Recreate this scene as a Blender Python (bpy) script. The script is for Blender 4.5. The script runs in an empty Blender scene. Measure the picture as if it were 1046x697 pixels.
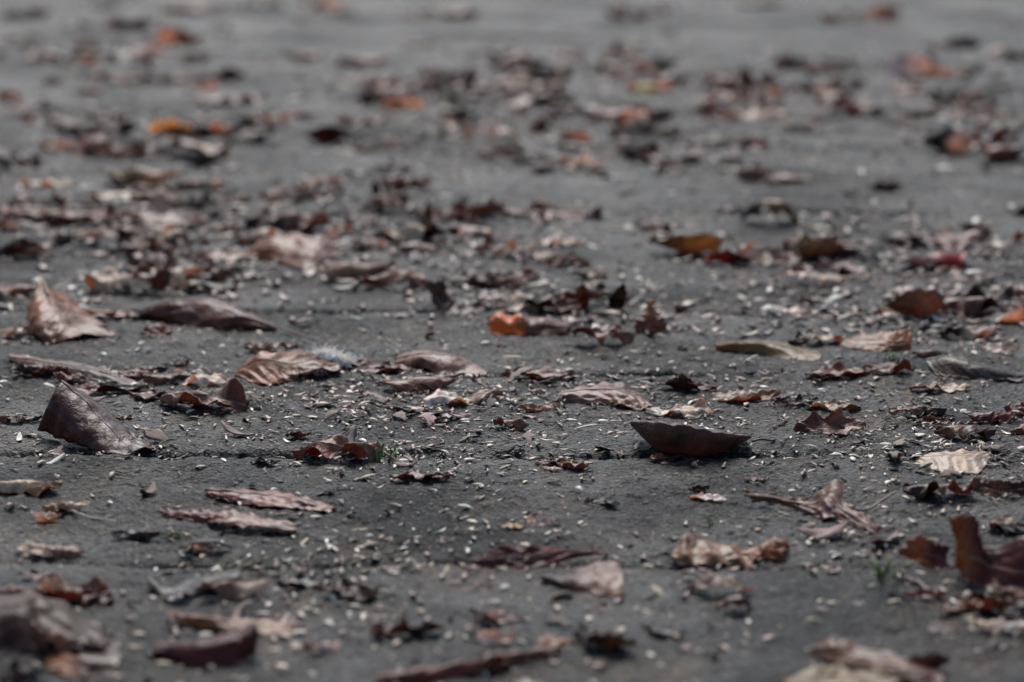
import bpy, math, random
import numpy as np
from mathutils import Vector

random.seed(7)
RNG = np.random.default_rng(11)
C = bpy.context.scene.collection
SC = bpy.context.scene

# ------------------------------------------------------------------ camera model
W0, H0 = 1046.0, 697.0           # the photograph's size; the tables below are written in its pixels
LENS = 100.0
F = LENS / 36.0 * W0
HORIZON = -260.0                 # the horizon lies above the frame
PITCH = math.atan((H0 / 2 - HORIZON) / F)
CAMZ = 0.55
cp, sp = math.cos(PITCH), math.sin(PITCH)


def ray(px, py):
    a = (px - W0 / 2) / F
    b = -(py - H0 / 2) / F
    return np.array([a, cp + b * sp, -sp + b * cp])


def ground_at(px, py):
    d = ray(px, py)
    t = CAMZ / -d[2]
    return np.array([d[0] * t, d[1] * t, 0.0])


def at(px, py, foot):
    """The point seen at (px, py) that stands as far away as the ground does at the row foot."""
    yy = ground_at(px, foot)[1]
    d = ray(px, py)
    t = yy / d[1]
    return np.array([d[0] * t, yy, CAMZ + d[2] * t])


def project(P):
    P = np.asarray(P)
    v = P - np.array([0, 0, CAMZ])
    zc = v[..., 1] * cp - v[..., 2] * sp
    uc = v[..., 1] * sp + v[..., 2] * cp
    return W0 / 2 + F * v[..., 0] / zc, H0 / 2 - F * uc / zc


# ------------------------------------------------------------------ noise
def _hash(ix, iy, seed):
    h = (ix.astype(np.int64) * 374761393 + iy.astype(np.int64) * 668265263 + seed * 974634577) & 0x7fffffff
    h = ((h ^ (h >> 13)) * 1274126177) & 0x7fffffff
    return ((h ^ (h >> 16)) & 0xffff) / 65535.0


def vnoise(x, y, seed=0):
    ix, iy = np.floor(x), np.floor(y)
    fx, fy = x - ix, y - iy
    fx = fx * fx * fx * (fx * (fx * 6 - 15) + 10)
    fy = fy * fy * fy * (fy * (fy * 6 - 15) + 10)
    a, b = _hash(ix, iy, seed), _hash(ix + 1, iy, seed)
    c, d = _hash(ix, iy + 1, seed), _hash(ix + 1, iy + 1, seed)
    return (a + (b - a) * fx + (c - a) * fy + (a - b - c + d) * fx * fy) * 2 - 1


# ------------------------------------------------------------------ paving
ROT = math.radians(-0.7)
ROW0, ROWD = 1.882, 0.30         # the slabs are 30 cm deep


OPEN_JOINTS = [(3, -0.6, 0.0), (3, 0.12, 1.0), (1, -0.6, -0.12), (1, 0.05, 0.2), (0, -0.30, 0.16), (5, -0.7, 0.02), (5, 0.2, 0.5), (2, -0.1, 0.15), (7, -1.0, 1.0), (8, -0.4, 1.2)]


def paving_z(x, y):
    x = np.asarray(x, float); y = np.asarray(y, float)
    yr = y * math.cos(ROT) - x * math.sin(ROT)
    xr = x * math.cos(ROT) + y * math.sin(ROT)
    yw = yr + 0.004 * vnoise(xr * 14, yr * 2, 3) + 0.002 * vnoise(xr * 60, yr * 3, 4)
    row = np.floor((yw - ROW0) / ROWD)
    fr = (yw - ROW0) / ROWD - row
    dist = np.minimum(fr, 1 - fr) * ROWD                     # metres to the nearest long joint
    key = row.astype(np.int64)
    fill = 0.5 + 0.5 * vnoise(xr * 5 + 17.3 * np.round((yw - ROW0) / ROWD), np.round((yw - ROW0) / ROWD) * 3.7, 5)
    kj = np.round((yw - ROW0) / ROWD)
    opened = np.clip(fill * 1.4 - 0.75, 0.05, 1) * 0.6
    for jk, xa, xb in OPEN_JOINTS:
        opened = np.maximum(opened, np.where(kj == jk, np.clip(np.minimum(xr - xa, xb - xr) / 0.03, 0, 1) * (0.75 + 0.25 * vnoise(xr * 30, xr * 0, 5)), 0))
    depth = 0.0150 * opened
    groove = -depth * np.exp(-(dist / 0.0078) ** 2) - 0.0010 * np.exp(-(dist / 0.016) ** 2)
    tilt = (_hash(key, key * 0, 21) - 0.5) * 0.0022 + (_hash(key, key * 0, 22) - 0.5) * 0.006 * (fr - 0.5)
    z = tilt + groove
    z = z + 0.0024 * vnoise(x * 6, y * 6, 1) + 0.0012 * vnoise(x * 22, y * 22, 2)
    pit = vnoise(x * 90, y * 90, 6)
    z = z + 0.0008 * vnoise(x * 60, y * 60, 7) + 0.0009 * pit * np.abs(pit) + 0.0010 * vnoise(x * 150, y * 150, 8) * (0.5 + 0.5 * np.abs(vnoise(x * 30, y * 30, 14)) * 2) + 0.0007 * vnoise(x * 290, y * 290, 15)
    return z


def spaced(segs):
    out = []
    for a, b, d in segs:
        n = max(1, int(round((b - a) / d)))
        out.append(np.linspace(a, b, n, endpoint=False))
    out.append(np.array([segs[-1][1]]))
    return np.concatenate(out)


def grow(a, b, d0, g):
    v, d, out = a, d0, []
    while v < b:
        out.append(v); v += d; d *= g
    out.append(b)
    return np.array(out)


def mesh_from(name, verts, faces, smooth=True):
    me = bpy.data.meshes.new(name)
    verts = np.asarray(verts, np.float32); faces = np.asarray(faces, np.int32)
    n, k = faces.shape
    me.vertices.add(len(verts)); me.vertices.foreach_set('co', verts.ravel())
    me.loops.add(n * k); me.loops.foreach_set('vertex_index', faces.ravel())
    me.polygons.add(n)
    me.polygons.foreach_set('loop_start', np.arange(0, n * k, k, dtype=np.int32))
    me.polygons.foreach_set('loop_total', np.full(n, k, np.int32))
    me.polygons.foreach_set('use_smooth', np.full(n, smooth))
    me.update(calc_edges=True)
    return me


def set_uv(me, uv):
    lay = me.uv_layers.new(name='UVMap')
    vi = np.empty(len(me.loops), np.int32); me.loops.foreach_get('vertex_index', vi)
    lay.data.foreach_set('uv', np.asarray(uv, np.float32)[vi].ravel())


def set_tint(me, col):
    a = me.color_attributes.new(name='tint', type='FLOAT_COLOR', domain='POINT')
    c = np.ones((len(me.vertices), 4), np.float32); c[:, :3] = col
    a.data.foreach_set('color', c.ravel())


def grid_faces(nu, nv, off=0):
    i = np.arange(nu - 1)[:, None] * nv + np.arange(nv - 1)[None, :]
    i = i.ravel() + off
    return np.stack([i, i + nv, i + nv + 1, i + 1], 1)


# ------------------------------------------------------------------ materials
def new_mat(name):
    m = bpy.data.materials.new(name); m.use_nodes = True
    nt = m.node_tree; nt.nodes.clear()
    return m, nt


class NT:
    def __init__(self, nt): self.nt = nt

    def n(self, typ, **kw):
        nd = self.nt.nodes.new(typ)
        for k, v in kw.items(): setattr(nd, k, v)
        return nd

    def put(self, sock, v):
        if hasattr(v, 'is_linked') or isinstance(v, bpy.types.NodeSocket): self.nt.links.new(v, sock)
        else: sock.default_value = v

    def math(self, op, a, b=0.0, clamp=False):
        nd = self.n('ShaderNodeMath', operation=op, use_clamp=clamp)
        self.put(nd.inputs[0], a); self.put(nd.inputs[1], b)
        return nd.outputs[0]

    def noise(self, vec, scale, detail=3.0, rough=0.55):
        nd = self.n('ShaderNodeTexNoise')
        self.put(nd.inputs['Vector'], vec); nd.inputs['Scale'].default_value = scale
        nd.inputs['Detail'].default_value = detail; nd.inputs['Roughness'].default_value = rough
        return nd.outputs['Fac']

    def ramp(self, fac, stops):
        nd = self.n('ShaderNodeValToRGB')
        cr = nd.color_ramp
        while len(cr.elements) < len(stops): cr.elements.new(0.5)
        for e, (p, c) in zip(cr.elements, stops):
            e.position = p; e.color = (*c, 1) if not isinstance(c, float) else (c, c, c, 1)
        self.put(nd.inputs[0], fac)
        return nd.outputs[0]

    def mix(self, fac, a, b, blend='MIX'):
        nd = self.n('ShaderNodeMix', data_type='RGBA', blend_type=blend)
        self.put(nd.inputs[0], fac)
        self.put(nd.inputs[6], a if not isinstance(a, tuple) else (*a, 1)); self.put(nd.inputs[7], b if not isinstance(b, tuple) else (*b, 1))
        return nd.outputs[2]

    def bump(self, h, dist, strength=1.0, normal=None):
        nd = self.n('ShaderNodeBump')
        nd.inputs['Distance'].default_value = dist; nd.inputs['Strength'].default_value = strength
        self.put(nd.inputs['Height'], h)
        if normal is not None: self.put(nd.inputs['Normal'], normal)
        return nd.outputs[0]


def mat_paving():
    m, nt = new_mat('paving_stone'); g = NT(nt)
    tc = g.n('ShaderNodeTexCoord').outputs['Object']
    big = g.noise(tc, 3.2, 4, 0.6)
    mid = g.noise(tc, 17, 5, 0.65)
    fine = g.noise(tc, 170, 4, 0.75)
    vor = g.n('ShaderNodeTexVoronoi', feature='F1'); g.put(vor.inputs['Vector'], tc); vor.inputs['Scale'].default_value = 340
    cell = g.n('ShaderNodeSeparateColor'); g.put(cell.inputs[0], vor.outputs['Color'])
    base = g.ramp(mid, [(0.28, (0.016, 0.0155, 0.015)), (0.5, (0.036, 0.0352, 0.0335)), (0.75, (0.068, 0.065, 0.060))])
    base = g.mix(g.ramp(big, [(0.35, 0.0), (0.65, 1.0)]), base, g.mix(1.0, base, (0.55, 0.57, 0.60), 'MULTIPLY'))
    stain = g.noise(tc, 8.5, 5, 0.7)
    base = g.mix(g.ramp(stain, [(0.47, 0.0), (0.62, 0.9)]), base, g.mix(1.0, base, (0.95, 0.66, 0.42), 'MULTIPLY'))
    base = g.mix(g.ramp(g.noise(tc, 5.1, 6, 0.7), [(0.42, 0.0), (0.62, 0.8)]), base, g.mix(1.0, base, (1.8, 1.8, 1.72), 'MULTIPLY'))
    grains = g.ramp(cell.outputs[0], [(0.0, (0.25, 0.25, 0.25)), (0.35, (0.7, 0.7, 0.7)), (0.75, (1.3, 1.28, 1.24)), (0.90, (2.1, 2.05, 1.95)), (0.96, (4.2, 4.0, 3.7))])
    base = g.mix(1.0, base, grains, 'MULTIPLY')
    base = g.mix(g.ramp(fine, [(0.45, 0.0), (0.62, 0.75)]), base, (0.020, 0.019, 0.019))
    # brown soil and moss caught in the joints
    att = g.n('ShaderNodeAttribute', attribute_name='soil')
    base = g.mix(g.math('MULTIPLY', att.outputs['Fac'], 0.95), base, (0.007, 0.006, 0.005))
    rough = g.math('ADD', g.math('MULTIPLY', g.math('ADD', mid, g.math('MULTIPLY', big, 0.6)), 0.42), 0.24)
    h1 = g.noise(tc, 420, 4, 0.7)
    b = g.bump(h1, 0.0030, 1.0)
    b = g.bump(vor.outputs['Distance'], 0.0022, 0.9, b)
    p = g.n('ShaderNodeBsdfPrincipled')
    g.put(p.inputs['Base Color'], base); g.put(p.inputs['Roughness'], rough); g.put(p.inputs['Normal'], b)
    g.put(p.inputs['Specular IOR Level'], g.ramp(g.noise(tc, 4.3, 5, 0.7), [(0.38, 0.06), (0.62, 0.28)]))
    o = g.n('ShaderNodeOutputMaterial'); g.put(o.inputs[0], p.outputs[0])
    return m


def mat_leaf(name, rough=0.42, transl=0.33, vein=0.5):
    m, nt = new_mat(name); g = NT(nt)
    uv = g.n('ShaderNodeUVMap', uv_map='UVMap').outputs[0]
    sep = g.n('ShaderNodeSeparateXYZ'); g.put(sep.inputs[0], uv)
    u, v = sep.outputs[0], sep.outputs[1]
    av = g.math('ABSOLUTE', v)
    tint = g.n('ShaderNodeAttribute', attribute_name='tint').outputs['Color']
    tc = g.n('ShaderNodeTexCoord').outputs['Object']
    inf = g.n('ShaderNodeObjectInfo').outputs['Random']
    add = g.n('ShaderNodeVectorMath', operation='ADD'); g.put(add.inputs[0], tc)
    cmb = g.n('ShaderNodeCombineXYZ'); g.put(cmb.inputs[0], g.math('MULTIPLY', inf, 37.0)); g.put(cmb.inputs[1], g.math('MULTIPLY', inf, 91.0))
    g.put(add.inputs[1], cmb.outputs[0]); co = add.outputs[0]
    blot = g.noise(co, 55, 4, 0.6)
    speck = g.noise(co, 420, 3, 0.6)
    col = g.mix(1.0, tint, g.ramp(blot, [(0.28, (0.45, 0.42, 0.42)), (0.5, (1, 1, 1)), (0.72, (1.3, 1.25, 1.15))]), 'MULTIPLY')
    col = g.mix(g.ramp(speck, [(0.58, 0.0), (0.7, 0.5)]), col, g.mix(1.0, col, (0.35, 0.3, 0.3), 'MULTIPLY'))
    # side veins running out from the midrib
    ph = g.math('MULTIPLY', g.math('SUBTRACT', u, g.math('MULTIPLY', av, 0.26)), 26.0)
    ph = g.math('ADD', ph, g.math('MULTIPLY', blot, 9.0))
    lat = g.math('POWER', g.math('ABSOLUTE', g.math('SINE', ph)), 9.0)
    mid = g.math('LESS_THAN', av, 0.035)
    vn = g.math('MAXIMUM', g.math('MULTIPLY', lat, 0.6), mid)
    col = g.mix(g.math('MULTIPLY', vn, vein), col, g.mix(1.0, col, (1.7, 1.6, 1.5), 'MULTIPLY'))
    rr = g.math('ADD', g.math('MULTIPLY', blot, 0.45), rough - 0.22)
    b = g.bump(vn, 0.0005, 0.5)
    b = g.bump(g.noise(co, 130, 4, 0.6), 0.0022, 0.8, b)
    p = g.n('ShaderNodeBsdfPrincipled')
    g.put(p.inputs['Base Color'], col); g.put(p.inputs['Roughness'], rr); g.put(p.inputs['Normal'], b)
    p.inputs['Specular IOR Level'].default_value = 0.20
    p.inputs['Coat Weight'].default_value = 0.12; p.inputs['Coat Roughness'].default_value = 0.27
    t = g.n('ShaderNodeBsdfTranslucent'); g.put(t.inputs['Color'], g.mix(1.0, col, (1.7, 1.05, 0.6), 'MULTIPLY')); g.put(t.inputs['Normal'], b)
    mx = g.n('ShaderNodeMixShader'); mx.inputs[0].default_value = transl
    g.put(mx.inputs[1], p.outputs[0]); g.put(mx.inputs[2], t.outputs[0])
    o = g.n('ShaderNodeOutputMaterial'); g.put(o.inputs[0], mx.outputs[0])
    return m


def mat_plain(name, col, rough=0.4, var=0.35, scale=300, spec=0.25):
    m, nt = new_mat(name); g = NT(nt)
    tc = g.n('ShaderNodeTexCoord').outputs['Object']
    inf = g.n('ShaderNodeObjectInfo').outputs['Random']
    nz = g.noise(tc, scale, 3, 0.6)
    k = g.math('MULTIPLY', g.math('ADD', g.math('MULTIPLY', nz, 2 * var), 1 - var), g.math('ADD', g.math('MULTIPLY', inf, 0.5), 0.75))
    cc = g.n('ShaderNodeCombineColor')
    for i in range(3): g.put(cc.inputs[i], g.math('MULTIPLY', k, col[i]))
    p = g.n('ShaderNodeBsdfPrincipled')
    g.put(p.inputs['Base Color'], cc.outputs[0]); p.inputs['Roughness'].default_value = rough
    p.inputs['Specular IOR Level'].default_value = spec
    g.put(p.inputs['Normal'], g.bump(nz, 0.0006, 0.6))
    o = g.n('ShaderNodeOutputMaterial'); g.put(o.inputs[0], p.outputs[0])
    return m


M_PAVE = mat_paving()
M_LEAF = mat_leaf('dry_leaf')
M_RIB = mat_plain('leaf_rib', (0.20, 0.12, 0.08), 0.4)
M_RIBD = mat_plain('dark_rib', (0.07, 0.04, 0.035), 0.4)
M_BUFF = mat_plain('buff_scale', (0.42, 0.33, 0.22), 0.42)
M_WHITE = mat_plain('white_scale', (0.66, 0.59, 0.49), 0.38)
M_BROWN = mat_plain('brown_crumb', (0.15, 0.085, 0.06), 0.42)
M_DARK = mat_plain('dark_crumb', (0.040, 0.028, 0.026), 0.5)
M_PINK = mat_plain('pinkish_crumb', (0.26, 0.15, 0.13), 0.42)
M_GRASS = mat_plain('grass_blade', (0.085, 0.14, 0.035), 0.5)
M_MOSS = mat_plain('moss_green', (0.10, 0.12, 0.035), 0.7)
M_DOWN = mat_plain('white_down', (0.90, 0.85, 0.78), 0.6, 0.1)

COL = {
    'brown': (0.165, 0.064, 0.030), 'dark': (0.052, 0.021, 0.013), 'black': (0.026, 0.019, 0.017), 'maroon': (0.085, 0.017, 0.014),
    'red': (0.175, 0.042, 0.027), 'rust': (0.255, 0.084, 0.028), 'orange': (0.58, 0.125, 0.016), 'amber': (0.80, 0.64, 0.11),
    'tan': (0.260, 0.140, 0.074), 'pale': (0.47, 0.36, 0.25), 'white': (0.66, 0.59, 0.51), 'plum': (0.135, 0.050, 0.032),
    'mauve': (0.215, 0.108, 0.072), 'olive': (0.180, 0.110, 0.038), 'grey': (0.075, 0.066, 0.062), 'blue': (0.46, 0.46, 0.47),
    'wine': (0.062, 0.016, 0.015), 'slate': (0.13, 0.13, 0.14), 'pink': (0.250, 0.140, 0.100), 'umber': (0.085, 0.042, 0.032), 'gold': (0.34, 0.235, 0.06), 'crimson': (0.30, 0.020, 0.013),
}


# ------------------------------------------------------------------ helpers for things
def tag(o, label=None, cat=None, group=None, kind=None):
    if label: o['label'] = label
    if cat: o['category'] = cat
    if group: o['group'] = group
    if kind: o['kind'] = kind
    return o


def link(name, me, mats, parent=None, loc=None):
    o = bpy.data.objects.new(name, me); C.objects.link(o)
    for m in (mats if isinstance(mats, (list, tuple)) else [mats]):
        if m.name not in [x.name for x in me.materials if x]: me.materials.append(m)
    if parent is not None: o.parent = parent
    if loc is not None: o.location = loc
    return o


def empty(name, loc):
    o = bpy.data.objects.new(name, None); C.objects.link(o); o.location = loc; o.empty_display_size = 0.02
    return o


def tube(points, radii, sides=6):
    P = np.asarray(points, float); n = len(P)
    T = np.gradient(P, axis=0); T /= np.linalg.norm(T, axis=1)[:, None] + 1e-12
    ref = np.array([0.13, 0.21, 0.97])
    A = np.cross(T, ref); A /= np.linalg.norm(A, axis=1)[:, None] + 1e-12
    B = np.cross(T, A)
    ang = np.linspace(0, 2 * math.pi, sides, endpoint=False)
    R = np.asarray(radii, float)[:, None, None]
    V = P[:, None, :] + R * (np.cos(ang)[None, :, None] * A[:, None, :] + np.sin(ang)[None, :, None] * B[:, None, :])
    V = V.reshape(-1, 3); f = []
    for i in range(n - 1):
        for k in range(sides):
            k2 = (k + 1) % sides
            f.append((i * sides + k, (i + 1) * sides + k, (i + 1) * sides + k2, i * sides + k2))
    V = np.vstack([V, P[:1], P[-1:]])
    a, b = n * sides, n * sides + 1
    for k in range(0, sides, 2):
        f.append((a, k, (k + 1) % sides, (k + 2) % sides)); e = (n - 1) * sides
        f.append((b, e + (k + 2) % sides, e + (k + 1) % sides, e + k))
    return V, f


# ------------------------------------------------------------------ leaf surfaces
def crom(Q, t):
    """Catmull-Rom through the rows of Q (n, ...) at parameters t in 0..1."""
    n = len(Q)
    Qe = np.concatenate([2 * Q[:1] - Q[1:2], Q, 2 * Q[-1:] - Q[-2:-1]])
    s = np.clip(t, 0, 1) * (n - 1); i = np.minimum(s.astype(int), n - 2); f = s - i
    p0, p1, p2, p3 = Qe[i], Qe[i + 1], Qe[i + 2], Qe[i + 3]
    f = f.reshape((-1,) + (1,) * (Q.ndim - 1))
    return 0.5 * (2 * p1 + (p2 - p0) * f + (2 * p0 - 5 * p1 + 4 * p2 - p3) * f ** 2 + (3 * p1 - p0 - 3 * p2 + p3) * f ** 3)


def sines(u, v, rs, k=5, f0=2.0, f1=7.0):
    out = 0
    for _ in range(k):
        a = rs.uniform(0, 2 * math.pi); f = rs.uniform(f0, f1); ph = rs.uniform(0, 6.28)
        out = out + np.sin(f * (math.cos(a) * u * 2 + math.sin(a) * v) + ph) / (0.5 + f / f0 * 0.5)
    return out / k * 1.6


def edge_noise(u, rs, amt):
    o = 0
    for f in (3, 7, 13, 19, 29):
        o = o + np.sin(u * f * rs.uniform(0.8, 1.2) * 3.0 + rs.uniform(0, 6.28)) / (f ** 0.6)
    f = rs.uniform(4, 8); ph = rs.uniform(0, 1)
    tri = np.abs(((u * f + ph + 0.25 * np.sin(u * 9 + ph * 6)) % 1) * 2 - 1)
    f2 = rs.uniform(15, 24); tri2 = np.abs(((u * f2 + ph * 3) % 1) * 2 - 1)
    return 1 - amt * (0.35 + 0.35 * o / 1.3 + 0.55 * tri ** 1.5 + 0.2 * tri2)


def outline(kind, u, rs):
    s = np.clip(np.sin(np.pi * np.clip(u, 0, 1)), 0, 1)
    if kind == 'ovate': return 0.30 * s ** 0.75 * (1.18 - 0.36 * u) + 0.004
    if kind == 'lance': return 0.17 * s ** 0.7 + 0.004
    if kind == 'oak':
        ph, a, f = rs.uniform(0, 1), rs.uniform(0.12, 0.24), rs.uniform(2.4, 3.6)
        return (0.30 * s ** 0.6) * (1 - a + a * np.cos(2 * np.pi * (f * (u + 0.08 * np.sin(5 * u + 6 * ph)) + ph))) * (0.75 + 0.5 * u) + 0.006
    if kind == 'scrap': return 0.26 * np.clip(s, 0, 1) ** 0.35 + 0.02
    return 0.3 * s ** 0.7


STYLE = {
    # cross curl (+ edges up), fold at the midrib, lengthwise bend (+ ends up), twist, crumple, roll
    'flat': (0.5, 0.1, 0.15, 0.15, 0.045, 0.0), 'tunnel': (-1.7, -0.2, -0.2, 0.3, 0.060, 0.0), 'trough': (2.2, 0.1, 0.3, 0.3, 0.045, 0.0),
    'arch': (-0.8, -0.2, -1.2, 0.35, 0.060, 0.0), 'boat': (2.0, 0.2, 0.9, 0.1, 0.030, 0.0), 'crumple': (0.9, -0.5, -0.5, 0.8, 0.125, 0.1),
    'fold': (-0.5, -0.9, 0.2, 0.1, 0.030, 0.0), 'up': (1.0, 0.15, 0.5, 0.5, 0.060, 1.15), 'tilt': (0.9, 0.1, 0.4, 0.4, 0.055, 0.6),
}


def generic_surface(nu, nv, kind, style, k, seed):
    rs = np.random.default_rng(seed)
    cc, fo, be, tw, cr, roll = STYLE[style]
    cc *= k * rs.uniform(0.8, 1.2); fo *= k; be *= k * rs.uniform(0.7, 1.3); tw *= rs.uniform(-1, 1); cr *= (0.6 + 0.4 * k)
    u = np.linspace(0, 1, nu)[:, None]; v = np.linspace(-1, 1, nv)[None, :]
    wl = outline(kind, u, rs) * edge_noise(u, rs, {'scrap': 0.5, 'oak': 0.42, 'lance': 0.2}.get(kind, 0.22))
    wr = outline(kind, u, rs) * edge_noise(u, rs, {'scrap': 0.5, 'oak': 0.42, 'lance': 0.2}.get(kind, 0.22))
    w = np.where(v < 0, wl, wr) * (1.0 if kind != 'oak' else 1.15)
    y = v * w
    full = 0.34
    kap = cc / (2 * full)
    kap = kap * (0.7 + 0.6 * u)
    kap = np.where(np.abs(kap) < 1e-4, 1e-4, kap)
    yy = np.sin(kap * y) / kap
    zz = (1 - np.cos(kap * y)) / kap
    zz = zz + np.abs(yy) * math.tan(fo * 0.6)
    zz = zz + cr * sines(u, v * 0.8, rs, 6, 3, 9) * (0.4 + 0.6 * np.abs(v))
    zz = zz + cr * 1.1 * np.abs(v) ** 2.5 * np.where(v < 0, sines(u * 1.2, 0 * v, rs, 4, 5, 12), sines(u * 1.2, 0 * v + 2, rs, 4, 5, 12))
    # spine
    kb = be * (1 + rs.uniform(-0.6, 0.6) * (u - 0.5) * 2)
    al = np.cumsum(kb / nu, axis=0); al = al - al[nu // 2]
    sx = np.cumsum(np.cos(al) / nu, axis=0); sz = np.cumsum(np.sin(al) / nu, axis=0)
    t = tw * (u - 0.5)
    y2 = yy * np.cos(t) - zz * np.sin(t); z2 = yy * np.sin(t) + zz * np.cos(t)
    X = sx - np.sin(al) * z2; Z = sz + np.cos(al) * z2; Y = y2
    r = roll * (1 if style != 'up' else 1)
    Y, Z = Y * math.cos(r) - Z * math.sin(r), Y * math.sin(r) + Z * math.cos(r)
    P = np.stack([X - X.mean(), Y - Y.mean() * 0, Z], -1)
    return P


def fit_generic(box, kind, style, yaw, seed):
    x0, y0, x1, y1 = box
    best = None
    for k in (0.15, 0.4, 0.7, 1.0, 1.4, 1.9):
        P0 = generic_surface(14, 7, kind, style, k, seed)
        c, s = math.cos(yaw), math.sin(yaw)
        R = np.stack([P0[..., 0] * c - P0[..., 1] * s, P0[..., 0] * s + P0[..., 1] * c, P0[..., 2]], -1)
        R[..., 2] -= R[..., 2].min()
        sc = 0.1; pos = ground_at((x0 + x1) / 2, y1 - 2)
        for _ in range(7):
            px, py = project(R * sc + pos)
            w = px.max() - px.min()
            sc *= (x1 - x0) / w
            px, py = project(R * sc + pos)
            ex, ey = (x0 + x1) / 2 - (px.max() + px.min()) / 2, y1 - py.max()
            g0 = project(pos)
            pos = ground_at(g0[0] + ex, g0[1] + ey)
        h = py.max() - py.min()
        err = abs(math.log(h / (y1 - y0)))
        if best is None or err < best[0]: best = (err, k, sc, pos)
    return best[1:]


def finish_blade(P, uvs, col_top, col_bot, thick):
    nu, nv = P.shape[:2]
    du = np.gradient(P, axis=0); dv = np.gradient(P, axis=1)
    N = np.cross(du, dv); N /= np.linalg.norm(N, axis=2)[..., None] + 1e-12
    if N[..., 2].mean() < 0: N = -N; flip = True
    else: flip = False
    T = (P + N * thick * 0.5).reshape(-1, 3); B = (P - N * thick * 0.5).reshape(-1, 3)
    n = nu * nv
    ft = grid_faces(nu, nv); fb = grid_faces(nu, nv, n)[:, ::-1]
    idx = np.arange(n).reshape(nu, nv)
    rim = np.concatenate([idx[:, 0], idx[-1, 1:], idx[-2::-1, -1], idx[0, -2:0:-1]])
    nx = np.roll(rim, -1)
    fr = np.stack([rim, nx, nx + n, rim + n], 1)[:, ::-1]
    faces = np.concatenate([ft, fb, fr])
    if flip: faces = faces[:, ::-1]
    return np.vstack([T, B]), faces, np.vstack([uvs.reshape(-1, 2)] * 2), np.vstack([col_top.reshape(-1, 3), col_bot.reshape(-1, 3)])


LEAVES = []     # (short name, px, py) for the labels of the crumbs


def make_leaf(P, c1, c2, label, seed, group=None, midrib=True, stalk=None, v_mid=0.5, thick=0.0004, rib=0.0, noise=0.0, parts=True, split=0.5, name='fallen_leaf', lift=0.0):
    """P: (nu, nv, 3) the blade's middle surface in world space."""
    rs = np.random.default_rng(seed + 5)
    nu, nv = P.shape[:2]
    U = np.linspace(0, 1, nu)[:, None] + np.zeros((1, nv)); V = np.zeros((nu, 1)) + np.linspace(0, 1, nv)[None, :]
    Vs = np.where(V < v_mid, (V - v_mid) / max(v_mid, 1e-3), (V - v_mid) / max(1 - v_mid, 1e-3))
    du = np.gradient(P, axis=0); dv = np.gradient(P, axis=1)
    N = np.cross(du, dv); N /= np.linalg.norm(N, axis=2)[..., None] + 1e-12
    asp = np.linalg.norm(P[-1].mean(0) - P[0].mean(0)) / (np.linalg.norm(np.diff(P[nu // 2], axis=0), axis=1).sum() + 1e-6)
    ua = U * min(2.5, max(0.8, asp * 0.9))
    if noise: P = P + N * (noise * sines(ua, V * 2, rs, 7, 3, 11) + 0.3 * noise * sines(ua, V * 2, rs, 7, 12, 22))[..., None]
    if noise: P = P + N * (1.5 * noise * np.abs(Vs) ** 3 * sines(ua * 1.5, np.sign(Vs) * 1.5, rs, 5, 4, 13))[..., None]
    if rib: P = P + N * (rib * (np.abs(np.sin((U - 0.26 * np.abs(Vs)) * 20.0 + 1.2 * sines(U, V, rs, 3, 2, 5))) ** 0.7 - 0.5) * np.clip(np.abs(Vs) * 3, 0, 1))[..., None]
    # stand it on the paving
    gz = paving_z(P[..., 0], P[..., 1])
    low = np.percentile(P[..., 2] - gz, 3)
    P = P.copy(); P[..., 2] += -low + 0.0003 + lift
    push = np.clip(gz + 0.0004 - P[..., 2], 0, None); P[..., 2] += push
    a, b = np.array(COL[c1]), np.array(COL[c2])
    w = np.clip((U - split) * 5 + 0.5 + 0.6 * sines(U, V * 2, rs, 4, 2, 8), 0, 1)[..., None]
    top = a * (1 - w) + b * w
    lum = top.mean(-1, keepdims=True)
    bot = top * 0.75 + lum * np.array([0.55, 0.48, 0.42]) * 0.5
    base = np.array([P[..., 0].mean(), P[..., 1].mean(), P[..., 2].min()])
    Q = P - base
    verts, faces, uv, tint = finish_blade(Q, np.stack([U, Vs], -1), top, bot, thick)
    if parts:
        root = empty(name, Vector(base)); tag(root, label, 'leaf' if name == 'fallen_leaf' else 'torn leaf', group)
        me = mesh_from('leaf_blade', verts, faces); set_uv(me, uv); set_tint(me, tint)
        link('leaf_blade', me, M_LEAF, root)
        size = np.linalg.norm(P[-1, nv // 2] - P[0, nv // 2])
        j = min(nv - 1, max(0, int(round(v_mid * (nv - 1)))))
        if midrib:
            line = Q[:, j]
            rad = np.linspace(0.0011, 0.0004, nu) * min(1.2, max(0.5, size / 0.1))
            vv, ff = tube(line, rad); link('midrib', mesh_from('midrib', vv, ff), M_RIBD if lumv(a) < 0.04 else M_RIB, root)
        if stalk is not None:
            s = np.asarray(stalk, float) - base
            s = crom(s, np.linspace(0, 1, 16))
            gz = paving_z(s[:, 0] + base[0], s[:, 1] + base[1]) - base[2]
            s[:, 2] = np.maximum(s[:, 2], gz + 0.0008)
            vv, ff = tube(s, np.linspace(0.0010, 0.0008, 16)); link('stalk', mesh_from('stalk', vv, ff), M_RIBD if lumv(a) < 0.06 else M_RIB, root)
    else:
        me = mesh_from(name, verts, faces); set_uv(me, uv); set_tint(me, tint)
        root = link(name, me, M_LEAF, None, Vector(base)); tag(root, label, 'leaf' if name == 'fallen_leaf' else 'torn leaf', group)
    return root


def lumv(c): return float(np.mean(c))


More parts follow.
